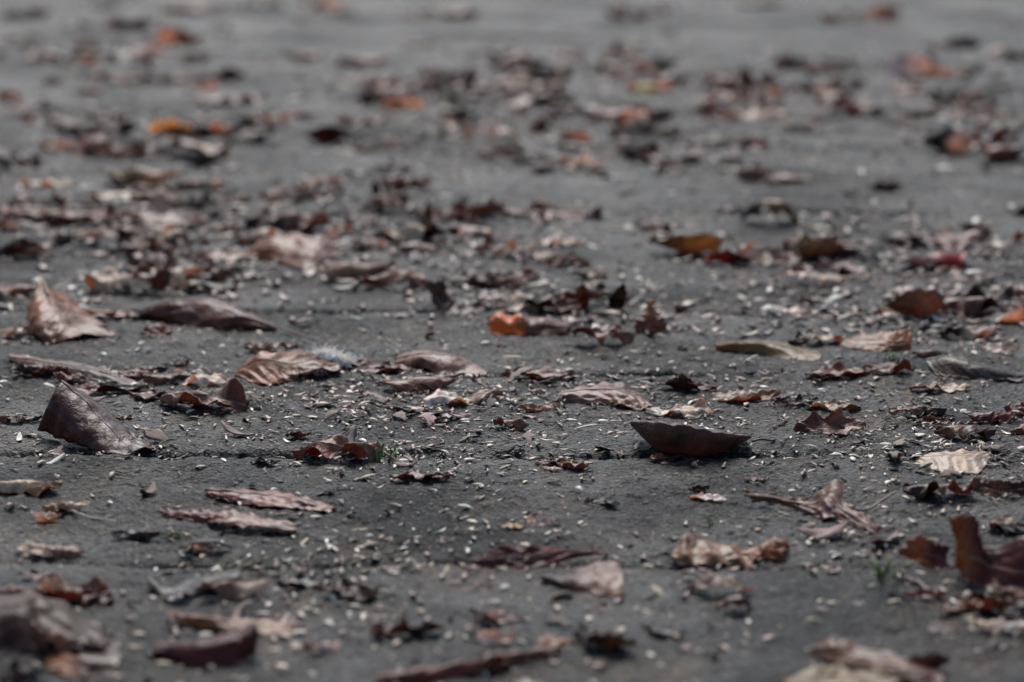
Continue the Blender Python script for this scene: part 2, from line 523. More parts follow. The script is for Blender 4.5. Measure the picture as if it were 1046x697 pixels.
def net_leaf(rows, c1, c2, label, seed, v_mid=0.5, rag=0.10, stalk=None, nu=56, nv=26, **kw):
    Q = np.array([[at(*p) for p in r] for r in rows])          # (rows, cols, 3)
    rs = np.random.default_rng(seed)
    u = np.linspace(0, 1, nu); v = np.linspace(0, 1, nv)
    el, er = edge_noise(u, rs, rag), edge_noise(u, rs, rag)
    e0, e1 = edge_noise(v * 0.7, rs, rag * 0.6), edge_noise(v * 0.7 + 3, rs, rag * 0.6)
    S = crom(Q.transpose(1, 0, 2), u)                             # (nu, rows, 3)
    P = np.empty((nu, nv, 3))
    for i in range(nu):
        vs = np.where(v < v_mid, v_mid + (v - v_mid) * el[i], v_mid + (v - v_mid) * er[i])
        P[i] = crom(S[i], vs)
    # nibble the two ends along u
    for j in range(nv):
        uu = 0.5 + (u - 0.5) * np.where(u < 0.5, e0[j], e1[j])
        P[:, j] = np.stack([np.interp(uu, u, P[:, j, c]) for c in range(3)], -1)
    st = [at(*p) for p in stalk] if stalk else None
    return make_leaf(P, c1, c2, label, seed, stalk=st, v_mid=v_mid, **kw)


def box_leaf(box, c1, c2, style, kind, label, seed, yaw=None, **kw):
    x0, y0, x1, y1 = box
    rs = np.random.default_rng(seed)
    if yaw is None: yaw = rs.uniform(-0.35, 0.35) + (math.pi if rs.random() < 0.5 else 0)
    else: yaw = math.radians(yaw)
    k, sc, pos = fit_generic(box, kind, style, yaw, seed)
    big = (x1 - x0) > 45 and y0 > 150
    P0 = generic_surface(44 if big else 30, 19 if big else 13, kind, style, k, seed)
    c, s = math.cos(yaw), math.sin(yaw)
    R = np.stack([P0[..., 0] * c - P0[..., 1] * s, P0[..., 0] * s + P0[..., 1] * c, P0[..., 2]], -1)
    R[..., 2] -= R[..., 2].min()
    return make_leaf(R * sc + pos, c1, c2, label, seed, parts=big, noise=0.0011, **kw)


exec_tables = []
# ------------------------------------------------------------------ leaves modelled one by one: rows of (x, y, foot) from the far edge to the near edge
H = net_leaf
# boat-shaped leaf in the middle
H([[(645,433,447),(672,432,447),(705,436,447),(738,443,449),(767,449,452)],
   [(644,436,452),(673,456,458),(706,464,462),(739,460,460),(767,451,455)],
   [(644,438,455),(672,464,465),(706,470,471),(739,466,467),(768,452,457)],
   [(642,436,457),(670,453,470),(706,455,475),(741,456,471),(769,451,459)],
   [(642,434,457),(670,434,470),(706,438,475),(741,446,471),(769,450,459)]],
  'umber','umber','dark brown leaf curled into a boat and standing alone on bare paving',1, rag=0.09, noise=0.0007, v_mid=0.40, stalk=[(768,451,457),(778,449,456),(792,451,455)])
# maroon tent
H([[(74,404,430),(109,424,439),(136,447,451),(160,460,461)],
   [(67,392,436),(102,415,443),(127,442,455),(150,461,463)],
   [(61,391,444),(88,415,450),(114,443,459),(136,465,466)],
   [(47,415,449),(76,436,457),(106,456,464),(133,468,468)],
   [(38,443,444),(70,455,456),(104,465,466),(131,469,470)]],
  'wine','wine','large dark maroon leaf folded like a tent, its pale crest sloping down',2, rag=0.07, noise=0.0019)
H([[(122,436,446),(140,445,450),(161,459,459)],[(118,446,452),(138,452,456),(160,460,461)],[(117,455,457),(136,460,461),(156,461,462)]],
  'plum','plum','small purplish leaf tip poking out behind the maroon tent-folded leaf',3, rag=0.08, noise=0.0006, midrib=False)
# leaf with raised stalk
H([[(60,296,314),(90,308,318),(112,330,334),(125,339,343)],
   [(52,290,318),(72,308,326),(92,327,337),(118,341,346)],
   [(41,280,322),(50,302,332),(62,322,342),(80,342,350)],
   [(38,288,325),(36,305,334),(42,328,345),(63,348,352)],
   [(38,297,326),(26,319,334),(27,340,345),(50,351,352)]],
  'rust','brown','shiny brown leaf humped up high with its thick midrib rising to a point',4, rag=0.22, noise=0.0026, rib=0.0030, stalk=[(50,302,332),(43,284,323),(38,279,321)])
# long mauve-faced leaf
H([[(140,318,320),(182,312,317),(216,311,317),(247,316,322),(286,332,334)],
   [(132,317,324),(180,303,326),(215,303,328),(248,314,332),(287,334,338)],
   [(140,319,326),(182,315,330),(214,319,334),(249,324,336),(285,336,338)],
   [(150,322,324),(178,329,331),(212,335,336),(248,334,336),(281,337,338)]],
  'plum','plum','long humped leaf with a mauve grey face and long tapering dry tip',5, rag=0.16, noise=0.0024, v_mid=0.4, stalk=[(286,335,338),(310,343,346),(334,351,352)])
# brown leaf with twin peaks and ribs
H([[(250,378,379),(268,373,376),(298,361,373),(325,365,373),(346,371,376)],
   [(243,379,382),(265,362,384),(296,366,384),(322,368,382),(348,373,380)],
   [(239,383,387),(266,381,391),(295,384,391),(318,375,388),(351,376,384)],
   [(236,387,388),(267,396,397),(293,393,394),(312,381,392),(352,379,388)]],
  'rust','brown','ribbed brown leaf with a dark pointed peak and a white feather against it',6, rag=0.09, noise=0.0012, rib=0.0030)
# two leaves in the middle row
H([[(405,363,366),(430,357,366),(455,359,367),(480,366,370),(499,380,380)],
   [(400,364,372),(430,358,374),(458,362,376),(481,370,377),(500,380,381)],
   [(402,375,376),(430,373,378),(452,382,383),(476,381,382),(498,382,383)]],
  'brown','mauve','long arched brown leaf tapering to a pale pointed end, in the middle row',7, rag=0.10, noise=0.0018)
H([[(572,402,404),(603,393,400),(635,392,400),(652,402,404),(664,412,412)],
   [(565,404,410),(600,397,410),(632,399,412),(655,406,414),(668,416,417)],
   [(557,412,413),(595,414,415),(628,417,418),(650,420,421),(664,419,420)]],
  'mauve','brown','low brown leaf with a ragged pale top behind the boat-shaped leaf',8, rag=0.22, noise=0.0024, rib=0.0015)
# olive leaf and its neighbours
H([[(731,351,352),(760,348,354),(790,348,355),(815,354,358),(839,360,361)],
   [(729,352,357),(760,348,360),(790,351,362),(815,358,364),(841,363,366)],
   [(732,356,358),(760,358,361),(790,364,365),(815,368,369),(837,368,369)]],
  'rust','olive','long narrow olive leaf with an orange brown end lying across the paving',9, rag=0.04, noise=0.0007, split=0.15)
H([[(868,344,348),(895,337,352),(918,335,354),(931,331,352)],
   [(858,347,353),(886,345,356),(912,347,358),(934,346,356)],
   [(848,352,354),(880,357,360),(905,359,361),(932,357,358)]],
  'tan','rust','pale backed leaf whose orange brown end rises into a pointed peak',10, rag=0.14, noise=0.0016)
H([[(950,368,372),(970,366,374),(1000,373,380),(1045,386,387)],
   [(944,370,380),(970,367,384),(1000,375,388),(1046,387,390)],
   [(957,386,388),(975,389,390),(1005,391,392),(1045,390,391)]],
  'dark','black','blackish wedge-shaped leaf with a pale upper edge tapering to a long tip',11, rag=0.05, noise=0.0008)
H([[(950,465,472),(985,464,474),(1013,463,474)],
   [(940,470,476),(975,469,479),(1013,471,478)],
   [(933,475,478),(962,488,489),(1000,489,490)]],
  'pale','pale','crumpled whitish tan leaf slab with a dark hollow below its front edge',12, rag=0.12, noise=0.0014, rib=0.0009)
# foreground of the sharp zone
H([[(480,570,575),(512,556,577),(552,556,574),(595,561,568),(624,564,566)],
   [(481,573,578),(514,570,581),(550,568,578),(592,564,570),(624,566,567)],
   [(484,576,577),(516,584,585),(552,580,581),(590,569,571),(622,567,568)]],
  'maroon','red','dark red leaf curled up at its back edge, lying on the nearest sharp joint',13, rag=0.16, noise=0.0018)
H([[(552,590,594),(580,588,594),(605,577,590),(633,576,590)],
   [(550,591,597),(582,594,604),(608,592,604),(638,590,602)],
   [(555,597,598),(582,607,608),(610,611,612),(639,613,614)]],
  'dark','brown','wedge of brown leaf with a pale grey top in front of the dark red leaf',14, rag=0.07, noise=0.0011)
H([[(708,548,556),(728,550,557),(750,553,559),(772,556,560),(793,549,559),(808,558,562)],
   [(702,537,560),(722,545,562),(747,550,563),(769,554,564),(790,542,562),(807,550,563)],
   [(681,555,568),(708,559,571),(738,558,570),(765,563,571),(781,556,568),(804,556,567)],
   [(683,568,569),(706,575,576),(735,571,574),(762,575,576),(778,566,570),(810,569,570)]],
  'tan','rust','ribbed tan and rust leaf with wavy edges and a small folded end piece',15, rag=0.14, noise=0.0020, rib=0.0036, v_mid=0.33)
H([[(752,494,508),(775,503,511),(805,506,514),(830,505,514),(859,488,514),(868,513,524),(885,525,532),(903,540,544)],
   [(757,504,513),(780,506,514),(808,511,518),(829,513,521),(847,507,524),(862,520,530),(880,531,537),(901,543,546)],
   [(765,513,514),(785,512,515),(812,519,520),(830,526,527),(838,531,532),(858,531,534),(878,539,541),(899,547,548)]],
  'brown','mauve','twisted brown leaf with a tall veined peak and long dark stalk',16, rag=0.20, noise=0.0020, rib=0.0020, nu=84, stalk=[(866,520,526),(885,521,524),(900,512,519),(916,502,512)])
H([[(917,558,571),(938,542,574),(956,548,576),(974,552,575)],
   [(916,562,572),(938,560,576),(955,566,579),(969,568,577)],
   [(920,565,567),(940,574,576),(958,582,583),(977,580,582)]],
  'rust','maroon','rust brown curled leaf piece leaning beside the big dark lobed leaf',17, rag=0.20, noise=0.0020)
H([[(967,524,588),(984,520,588),(1000,526,588),(1003,553,588),(1046,543,594),(1085,538,600)],
   [(974,548,588),(985,550,590),(1000,552,591),(1012,566,592),(1046,568,600),(1085,570,604)],
   [(977,574,587),(986,579,592),(1000,586,595),(1018,589,598),(1046,597,606),(1085,602,610)],
   [(980,582,590),(991,592,597),(1006,597,601),(1022,601,605),(1048,610,613),(1085,614,617)]],
  'rust','maroon','big dark brown leaf with one square lobe standing upright and pale curled lip',18, rag=0.10, noise=0.0022, split=0.28)  # rust on the upright lobe: light shining through it, put into the colour
# bottom of the frame
H([[(160,650,658),(195,650,658),(235,640,656),(262,631,654)],
   [(153,656,668),(195,654,672),(235,646,672),(265,634,668)],
   [(157,669,670),(195,677,678),(235,676,677),(263,663,668)]],
  'maroon','maroon','blurred maroon leaf with a pale upper edge and one raised end',19, rag=0.08, noise=0.0018)
H([[(168,620,626),(205,626,632),(245,628,634),(300,631,635)],
   [(170,624,630),(205,628,638),(245,633,640),(302,637,641)],
   [(172,632,634),(205,639,640),(245,644,645),(298,646,647)]],
  'rust','tan','blurred long orange brown leaf just behind the blurred maroon leaf',20, rag=0.06, noise=0.0010)
H([[(-30,600,610),(20,598,612),(60,607,622),(100,632,642),(125,656,658)],
   [(-30,618,650),(20,614,652),(46,611,653),(85,638,662),(123,664,670)],
   [(-30,665,668),(15,665,670),(45,661,673),(80,663,673),(116,673,674)]],
  'dark','dark','big blurred brown leaf humped at the bottom corner of the picture',21, rag=0.08, noise=0.0026)
H([[(50,657,662),(80,655,664),(122,657,664)],[(46,670,678),(80,668,682),(124,668,680)],[(48,686,688),(80,692,693),(120,690,691)]],
  'rust','dark','blurred orange brown leaf in front of the big humped brown one',22, rag=0.08, noise=0.0012)
H([[(148,584,590),(170,598,602),(198,586,596),(220,583,594),(244,577,592)],
   [(152,588,598),(174,606,609),(202,592,604),(222,588,602),(245,585,600)],
   [(158,597,602),(178,613,614),(205,602,607),(222,599,605),(241,597,602)]],
  'slate','black','dark leaf with a pale bluish V-shaped fold at one end',23, rag=0.06, noise=0.0009, split=0.45)
H([[(158,519,520),(205,519,524),(240,521,528),(309,534,536)],
   [(160,521,523),(205,524,530),(240,526,535),(311,538,540)],
   [(165,526,527),(205,532,533),(230,535,540),(301,543,544)]],
  'red','mauve','flat reddish leaf with a pale raised centre, second row from the bottom',24, rag=0.18, noise=0.0020)
H([[(208,497,499),(250,498,502),(300,503,507),(345,515,516)],
   [(206,498,503),(250,502,509),(300,507,514),(346,518,519)],
   [(212,505,506),(250,514,515),(300,519,520),(341,522,523)]],
  'red','red','long flat dull red leaf lying just in front of a paving joint',25, rag=0.14, noise=0.0016)
H([[(830,660,664),(852,650,668),(885,660,670),(930,672,682),(960,684,688)],
   [(826,662,668),(852,660,674),(882,664,676),(930,680,690),(966,692,695)],
   [(822,665,668),(850,677,679),(880,681,683),(930,693,695),(966,697,699)]],
  'brown','mauve','blurred leaf with a brown raised end and pale grey tail at the bottom edge',26, rag=0.07, noise=0.0012, split=0.4)
H([[(382,686,690),(440,678,684),(510,667,672),(576,653,658)],
   [(380,690,698),(440,681,692),(510,668,680),(577,656,664)],
   [(384,699,700),(440,693,694),(510,681,682),(574,664,666)]],
  'red','brown','long stick-like rolled brown leaf lying slantwise at the bottom edge',27, rag=0.12, noise=0.0018)
# behind the sharp zone
H([[(262,245,254),(280,233,256),(302,234,257),(325,232,258),(347,245,257)],
   [(248,254,260),(275,246,262),(300,250,266),(325,254,268),(349,252,262)],
   [(237,262,263),(268,264,265),(295,269,271),(322,275,276),(351,264,265)]],
  'rust','mauve','large folded leaf, half orange brown and half greyish mauve, standing in a heap',28, rag=0.16, noise=0.0030)
H([[(456,281,316),(458,296,316),(464,304,316),(480,306,315),(504,307,314)],
   [(444,281,318),(449,300,318),(458,312,319),(477,313,318),(501,311,315)],
   [(432,282,320),(439,302,321),(446,318,322),(470,322,323),(494,318,320)]],
  'dark','dark','dark brown leaf bent into an L with one arm standing straight up',29, rag=0.26, noise=0.0020)
H([[(500,327,330),(509,320,331),(519,324,331),(530,320,331),(541,324,331),(556,324,331),(570,328,332),(585,329,333)],
   [(498,331,340),(509,322,341),(520,327,342),(531,322,342),(541,328,342),(555,327,342),(570,331,341),(586,333,340)],
   [(499,338,342),(509,336,343),(520,338,344),(531,337,345),(543,340,345),(556,338,345),(570,339,344),(583,339,343)],
   [(501,342,343),(510,345,346),(521,343,344),(532,346,347),(544,343,345),(557,346,347),(570,343,344),(581,343,344)]],
  'orange','plum','leaf with a glowing orange end and a shiny grey top',30, rag=0.2, noise=0.0016, split=0.5)
H([[(643,337,338),(646,322,337),(658,312,336),(659,298,335)],
   [(663,339,340),(664,325,339),(665,313,338),(665,298,336)],
   [(683,336,337),(684,320,336),(672,312,335),(671,299,334)]],
  'brown','rust','small brown leaf standing upright with a narrow finger-like tip',31, rag=0.32, noise=0.0022)
H([[(8,364,366),(45,370,374),(90,377,382),(140,392,394)],
   [(8,368,372),(45,373,380),(90,381,389),(141,396,398)],
   [(14,374,375),(45,382,383),(90,392,393),(138,399,400)]],
  'brown','dark','long narrow brown leaf pointing away from the maroon tent-folded leaf',32, rag=0.06, noise=0.0008)

# ------------------------------------------------------------------ leaves given by the box they fill: (x0, y0, x1, y1), colours, curl, outline, label
B = [
 # farthest band
 ((0,0,36,20),'black','black','crumple','ovate','blackish blurred leaf in the farthest corner beside the pavement edge of view'),
 ((14,28,38,46),'dark','grey','crumple','scrap','faint dark leaf scrap below the blackish corner leaf'),
 ((165,0,228,15),'red','pink','tunnel','oak','reddish leaf with pink side cut by the top edge'),
 ((308,-4,352,11),'orange','rust','tunnel','ovate','orange brown leaf cut by the top edge, brightest in the farthest band'),
 ((248,-3,292,8),'black','dark','flat','ovate','thin dark leaf at the top edge next to the orange brown one'),
 ((112,16,160,31),'dark','dark','tunnel','ovate','dark brown blurred leaf behind the pinkish white one'),
 ((156,14,208,43),'pink','white','tilt','ovate','pinkish blurred leaf with a white tilted end in the far band'),
 ((24,44,82,62),'dark','red','tunnel','oak','reddish dark blurred leaf near the far corner'),
 ((80,42,110,66),'white','pale','tilt','ovate','pale upright blurred leaf between two dark brown ones'),
 ((84,50,156,73),'dark','maroon','arch','oak','wide dark brown blurred leaf beside the pale upright one'),
 ((152,64,201,83),'brown','plum','flat','ovate','dull brown blurred leaf in front of the pinkish white one'),
 ((194,72,222,91),'white','pale','tilt','scrap','roundish white blurred scrap beside the upright dark leaf'),
 ((223,59,249,84),'dark','dark','up','ovate','dark brown small leaf standing upright, far and blurred'),
 ((288,48,332,62),'red','brown','tunnel','ovate','reddish blurred leaf curved like a low arch'),
 ((-4,86,22,106),'rust','orange','up','ovate','orange brown blurred scrap at the side edge'),
 ((76,83,106,98),'red','red','tunnel','ovate','small red brown blurred leaf'),
 ((36,92,64,112),'black','grey','crumple','scrap','blackish blurred leaf scrap among grey paving'),
 ((198,84,272,107),'pink','plum','flat','oak','wide pinkish grey blurred leaf lying flat'),
 ((276,103,324,122),'pink','pink','flat','lance','pink grey blurred narrow leaf beside the dark red wedge'),
 ((153,112,202,138),'amber','amber','tilt','ovate','bright amber orange blurred leaf'),
 ((60,116,138,136),'maroon','dark','tunnel','oak','dark maroon blurred leaf beside the amber orange one'),
 ((36,118,74,154),'white','pale','up','lance','whitish slanted blurred leaf standing on edge'),
 ((-4,136,42,171),'dark','maroon','crumple','oak','dark crumpled blurred leaf heap at the side edge'),
 ((72,139,148,158),'rust','brown','flat','lance','long thin rusty blurred leaf in front of the whitish slanted one'),
 ((138,130,232,159),'dark','brown','crumple','oak','wide dark brown crumpled leaf in front of the amber one'),
 ((312,110,352,144),'maroon','maroon','up','ovate','dark red blurred wedge standing up like a small tent'),
 ((438,0,490,21),'red','dark','tunnel','ovate','red brown blurred leaf at the top edge over bare grey paving'),
 ((618,1,668,20),'maroon','red','crumple','oak','dull red blurred leaf at the top edge, alone over pale paving'),
 ((345,50,398,67),'rust','red','tunnel','ovate','rusty blurred leaf touching an upright purple brown one'),
 ((366,54,396,107),'plum','dark','up','oak','purple brown blurred leaf standing tall'),
 ((388,84,434,110),'white','pale','tilt','ovate','whitish blurred leaf beside the tall purple brown one'),
 ((438,67,502,91),'plum','maroon','crumple','oak','purplish red crumpled blurred leaf in the far middle'),
 ((500,48,558,70),'maroon','red','tunnel','lance','dark red arched blurred leaf on top of a far cluster'),
 ((498,70,544,87),'pink','pale','flat','ovate','pale pink blurred leaf under the dark red arched one'),
 ((538,58,584,87),'dark','brown','tilt','oak','dark brown tilted leaf at the end of the far cluster'),
 ((510,86,584,109),'dark','plum','crumple','oak','dusky leaf in front of the pale pink far one'),
 ((594,54,642,73),'plum','dark','tunnel','ovate','dusky purple blurred leaf behind the two orange ones'),
 ((638,50,694,73),'blue','black','boat','ovate','bluish dark blurred leaf with a pale top behind the orange leaf'),
 ((642,74,690,95),'amber','orange','tunnel','ovate','vivid orange blurred leaf, smaller and farther of the orange pair'),
 ((602,104,666,128),'orange','red','tunnel','oak','red and orange blurred leaf, nearer of the orange pair'),
 ((448,109,492,123),'dark','maroon','boat','ovate','dark red brown blurred leaf with a rounded back'),
 ((538,114,562,136),'dark','rust','up','ovate','small dark brown upright blurred leaf in the far middle'),
 ((344,116,398,128),'tan','olive','flat','lance','yellowish blurred strip of leaf over a dark one'),
 ((346,126,380,143),'black','dark','crumple','scrap','blackish leaf under the yellowish strip'),
 ((382,124,424,152),'plum','maroon','tilt','oak','dull purple blurred leaf beside the yellowish strip'),
 ((426,129,464,141),'black','grey','tunnel','ovate','small blackish arched leaf with a white scrap beside it'),
 ((458,122,486,142),'white','pale','tilt','scrap','white blurred scrap beside the small blackish arched leaf'),
 ((488,114,517,136),'white','white','tilt','scrap','white blurred scrap between two dark far leaves'),
 ((568,138,604,154),'dark','maroon','tunnel','ovate','dark blurred leaf in front of the red and orange one'),
 ((612,143,640,160),'white','pale','tilt','scrap','white blurred scrap in front of the red and orange leaf'),
 ((630,147,674,163),'black','plum','boat','ovate','blackish curled leaf with white scrap next to it'),
 ((538,160,570,177),'black','dark','tunnel','ovate','black small arched leaf beside round white flecks'),
 ((610,170,644,182),'black','grey','flat','ovate','flat black blurred leaf on grey paving'),
 ((350,162,384,180),'dark','grey','flat','ovate','flat dusky leaf at the edge of the bare grey patch'),
 ((756,-4,802,6),'maroon','dark','flat','ovate','thin dark red leaf cut by the top edge'),
 ((838,-2,884,23),'olive','brown','crumple','oak','olive brown blurred leaf at the top edge'),
 ((882,2,922,19),'pink','pale','tilt','ovate','pale pink blurred leaf at the top edge beside the olive brown one'),
 ((788,44,828,68),'maroon','red','tilt','oak','dark red blurred leaf raised above its flat neighbours'),
 ((718,66,788,94),'plum','red','crumple','oak','wide dull red crumpled blurred leaf'),
 ((904,42,954,80),'blue','white','up','ovate','pale bluish white leaf standing upright in the far band'),
 ((838,52,878,67),'grey','black','tunnel','ovate','grey dark blurred leaf beside the bluish white upright one'),
 ((968,32,1004,50),'dark','black','tilt','ovate','dark blurred leaf raised in the far corner area'),
 ((980,55,1004,70),'black','black','tunnel','ovate','small black blurred leaf under the raised dark one'),
 ((1024,28,1062,62),'black','dark','crumple','oak','big blackish blurred leaf cut by the side edge'),
 ((806,74,884,92),'red','maroon','flat','lance','long red brown blurred leaf lying flat'),
 ((848,86,906,119),'red','pink','crumple','oak','reddish ribbed blurred leaf in front of the long red brown one'),
 ((904,106,940,120),'maroon','red','flat','ovate','small dull red leaf beside the reddish ribbed one'),
 ((706,96,744,122),'pink','red','tilt','ovate','pinkish blurred leaf tilted toward the camera'),
 ((738,103,806,122),'pale','tan','flat','oak','pale tan blurred leaf lying flat behind the small bright red one'),
 ((754,123,785,148),'crimson','maroon','up','ovate','small bright dark red leaf standing up on grey paving'),
 ((944,116,998,156),'blue','black','up','ovate','blurred leaf with a pale bluish face and black shaded side'),
 ((998,138,1060,164),'dark','red','tunnel','ovate','dark red brown leaf cut by the side edge'),
 ((996,98,1040,120),'pink','red','flat','oak','pinkish brown blurred leaf near the side edge'),
 ((952,82,994,102),'black','dark','crumple','oak','blackish crumpled leaf behind the bluish faced one'),
 ((1006,78,1034,94),'black','dark','tunnel','ovate','small blackish leaf near the side edge'),
 # middle distance, one side to the other
 ((106,168,187,193),'rust','olive','tunnel','ovate','brown leaf with an olive green middle in the blurred middle distance'),
 ((88,184,184,206),'pale','mauve','crumple','oak','pale crumpled leaf in front of the olive green centred one'),
 ((192,179,230,206),'grey','black','crumple','ovate','dark grey rounded leaf on bare paving'),
 ((22,172,78,192),'pale','white','flat','oak','whitish flat leaf beside the dark heap at the side edge'),
 ((-6,202,46,224),'red','pink','tunnel','oak','reddish leaf at the side edge on top of the veined cup'),
 ((-8,220,54,262),'brown','dark','trough','ovate','brown veined leaf cupped open toward the camera at the side edge'),
 ((36,202,58,232),'tan','pink','up','lance','pale tan leaf strip standing upright beside the veined cup'),
 ((54,204,122,226),'red','pink','tunnel','oak','reddish pink leaf in the long windrow of leaves'),
 ((108,207,212,234),'pink','brown','crumple','lance','long pinkish brown leaf in the long windrow of leaves'),
 ((52,224,104,252),'dark','pale','crumple','scrap','jagged dark leaf with pale flecks under the windrow'),
 ((214,202,246,236),'pale','pink','crumple','oak','pale pinkish crumpled leaf at the end of the windrow'),
 ((248,205,332,234),'dark','mauve','crumple','oak','dark crumpled leaf with pale patches beside the orange red scrap'),
 ((316,210,338,228),'rust','orange','up','ovate','small orange red leaf scrap standing up'),
 ((326,222,346,244),'white','white','up','scrap','small white leaf scrap in front of the orange red one'),
 ((164,254,238,284),'brown','pale','crumple','oak','brown and pale crumpled leaf beside the large folded one'),
 ((196,244,262,266),'pale','mauve','flat','oak','pale flat leaf tucked behind the large folded one'),
 ((88,264,174,300),'brown','pale','crumple','oak','wavy brown leaf with pale crests over a dark gap'),
 ((180,284,204,299),'black','black','crumple','scrap','small black leaf crumb beside the wavy brown leaf'),
 ((-6,282,48,302),'rust','brown','tunnel','ovate','rusty leaf at the side edge behind the shiny humped leaf'),
 ((-4,306,32,346),'mauve','pale','crumple','oak','mauve crumpled leaf at the side edge beside the shiny humped leaf'),
 ((72,304,118,325),'brown','rust','tunnel','ovate','plain brown leaf behind the shiny humped leaf'),
 ((108,307,150,325),'brown','tan','flat','ovate','dull tan brown leaf at the start of the long mauve-faced one'),
 ((144,332,178,347),'plum','red','tilt','ovate','small reddish leaf below the long mauve-faced leaf'),
 ((326,260,402,286),'tan','brown','tunnel','ovate','tan brown leaf with a pale top beside the large folded one'),
 ((394,261,434,282),'dark','pale','crumple','oak','dark and pale scrap at the end of the tan brown leaf'),
 ((360,213,394,252),'white','mauve','crumple','oak','whitish mauve crumpled leaf standing in the middle distance'),
 ((392,213,468,250),'dark','pale','crumple','oak','dark leaf under a pale ragged top in the middle distance'),
 ((478,222,504,240),'dark','dark','tilt','ovate','small dark brown leaf beside a white fleck'),
 ((486,203,612,224),'plum','brown','flat','lance','long thin purplish brown leaf lying along a far paving joint'),
 ((488,234,546,260),'pale','brown','crumple','oak','pale wavy leaf with brown hollows in the middle distance'),
 ((543,246,590,268),'pale','dark','tunnel','ovate','pale backed leaf ending in a dark tip'),
 ((496,263,550,283),'dark','brown','crumple','oak','dark wavy leaf behind the orange ended one'),
 ((586,267,614,282),'dark','brown','tunnel','ovate','small dark brown mound of leaf in the middle distance'),
 ((508,298,584,318),'pale','dark','crumple','oak','pale and dark wavy leaf just behind the orange ended one'),
 ((586,327,648,352),'mauve','brown','crumple','oak','mauve brown leaf with a pale hump beside the orange ended one'),
 ((664,220,738,256),'gold','olive','tilt','ovate','golden olive leaf with a rising tip in the middle distance'),
 ((654,213,696,234),'pink','plum','flat','oak','pinkish leaf behind the golden olive one'),
 ((720,240,768,267),'maroon','crimson','tilt','ovate','dark red rounded leaf beside the golden olive one'),
 ((798,226,884,262),'olive','brown','trough','ovate','olive brown curved leaf cupped upward in a cluster'),
 ((846,238,902,263),'black','dark','tunnel','oak','blackish leaf beside the olive brown cup'),
 ((912,248,990,277),'crimson','maroon','tunnel','ovate','deep red rounded leaf, reddest of the middle distance'),
 ((902,233,1004,254),'dark','mauve','crumple','oak','dark leaf with pale patches behind the deep red one'),
 ((1028,192,1060,218),'maroon','dark','tilt','ovate','dark maroon leaf cut by the side edge in the middle distance'),
 ((1032,226,1060,248),'rust','red','tilt','ovate','rusty leaf cut by the side edge below the dark maroon one'),
 ((882,178,924,195),'dark','maroon','boat','ovate','small dark brown boat-like leaf on bare grey paving'),
 ((852,193,880,217),'grey','black','up','scrap','thin dark grey scrap standing on edge'),
 ((906,283,968,322),'tan','brown','up','ovate','brown triangular leaf standing on edge'),
 ((886,296,914,318),'white','pale','tilt','ovate','bright whitish scrap beside the brown triangular leaf'),
 ((802,266,864,289),'white','pale','tunnel','oak','white backed leaf over a dark hollow'),
 ((790,298,836,316),'white','white','flat','oak','flat white leaf scrap on the paving joint'),
 ((946,284,1046,322),'plum','dark','crumple','oak','jumbled plum leaf beside the brown triangular one'),
 ((960,318,1012,347),'dark','pale','crumple','oak','dark leaf with a bright pale corner'),
 ((1004,340,1040,362),'white','pale','tilt','oak','pale leaf scrap near the side edge behind the blackish wedge'),
 ((806,334,862,353),'dark','pale','crumple','oak','dark wavy leaf with a pale crest behind the olive leaf'),
 ((882,358,934,384),'brown','mauve','crumple','oak','lobed brown leaf hanging below the orange peaked one'),
 ((824,370,888,387),'brown','red','flat','ovate','flat dull brown leaf in front of the olive leaf'),
 ((932,350,964,368),'dark','brown','tunnel','ovate','dark brown leaf between the orange peak and the blackish wedge'),
 # sharp zone, smaller leaves
 ((340,349,408,376),'red','brown','flat','lance','reddish brown strip of leaf between the feather and the arched leaf'),
 ((360,370,420,384),'maroon','brown','flat','ovate','thin dark red leaf lying flat behind the pale wavy one'),
 ((393,382,466,402),'brown','plum','tunnel','ovate','low brown leaf in front of the long arched brown leaf'),
 ((434,394,512,416),'mauve','white','crumple','oak','pale wavy purplish white leaf in the sharp middle row'),
 ((402,408,436,422),'white','dark','tunnel','scrap','small whitish scrap with a dark underside in the sharp zone'),
 ((512,362,526,386),'rust','rust','up','ovate','small rust orange leaf end standing upright'),
 ((520,366,584,390),'mauve','plum','flat','ovate','dull mauve leaf lying behind the ragged pale topped one'),
 ((530,408,572,422),'tan','pale','trough','lance','narrow pale tan curled strip in front of the mauve leaf'),
 ((662,406,728,427),'white','pale','crumple','oak','white crinkled leaf between the ragged brown leaf and the boat-shaped one'),
 ((164,382,252,416),'mauve','plum','crumple','oak','ragged mauve leaf next to the ribbed brown leaf'),
 ((60,370,150,408),'plum','dark','flat','lance','dark purplish leaf under the long narrow brown one'),
 ((92,372,142,392),'mauve','pale','flat','lance','thin pale leaf sliver beside the long narrow brown one'),
 ((-6,414,42,434),'dark','brown','tunnel','oak','small dark leaf at the side edge behind the maroon tent'),
 ((106,420,134,432),'tan','brown','flat','scrap','small tan leaf scrap just behind the maroon tent'),
 ((300,444,388,472),'mauve','red','crumple','oak','reddish torn leaf beside the green grass tuft'),
 ((400,470,458,492),'maroon','plum','flat','oak','dark red flat leaf shred in front of the grass tuft'),
 ((292,432,318,448),'pink','plum','tilt','ovate','small pink leaf piece on bare paving'),
 ((728,395,796,410),'pale','tan','flat','scrap','flat pale scrap with a tan patch'),
 ((812,427,884,447),'plum','mauve','tilt','oak','plum coloured torn leaf on the sharp paving beyond the twisted leaf'),
 ((824,408,878,420),'pale','olive','flat','scrap','pale and olive flat scrap behind the plum torn leaf'),
 ((924,486,1000,510),'mauve','dark','crumple','oak','brown curled scraps joined in a strip in front of the whitish slab'),
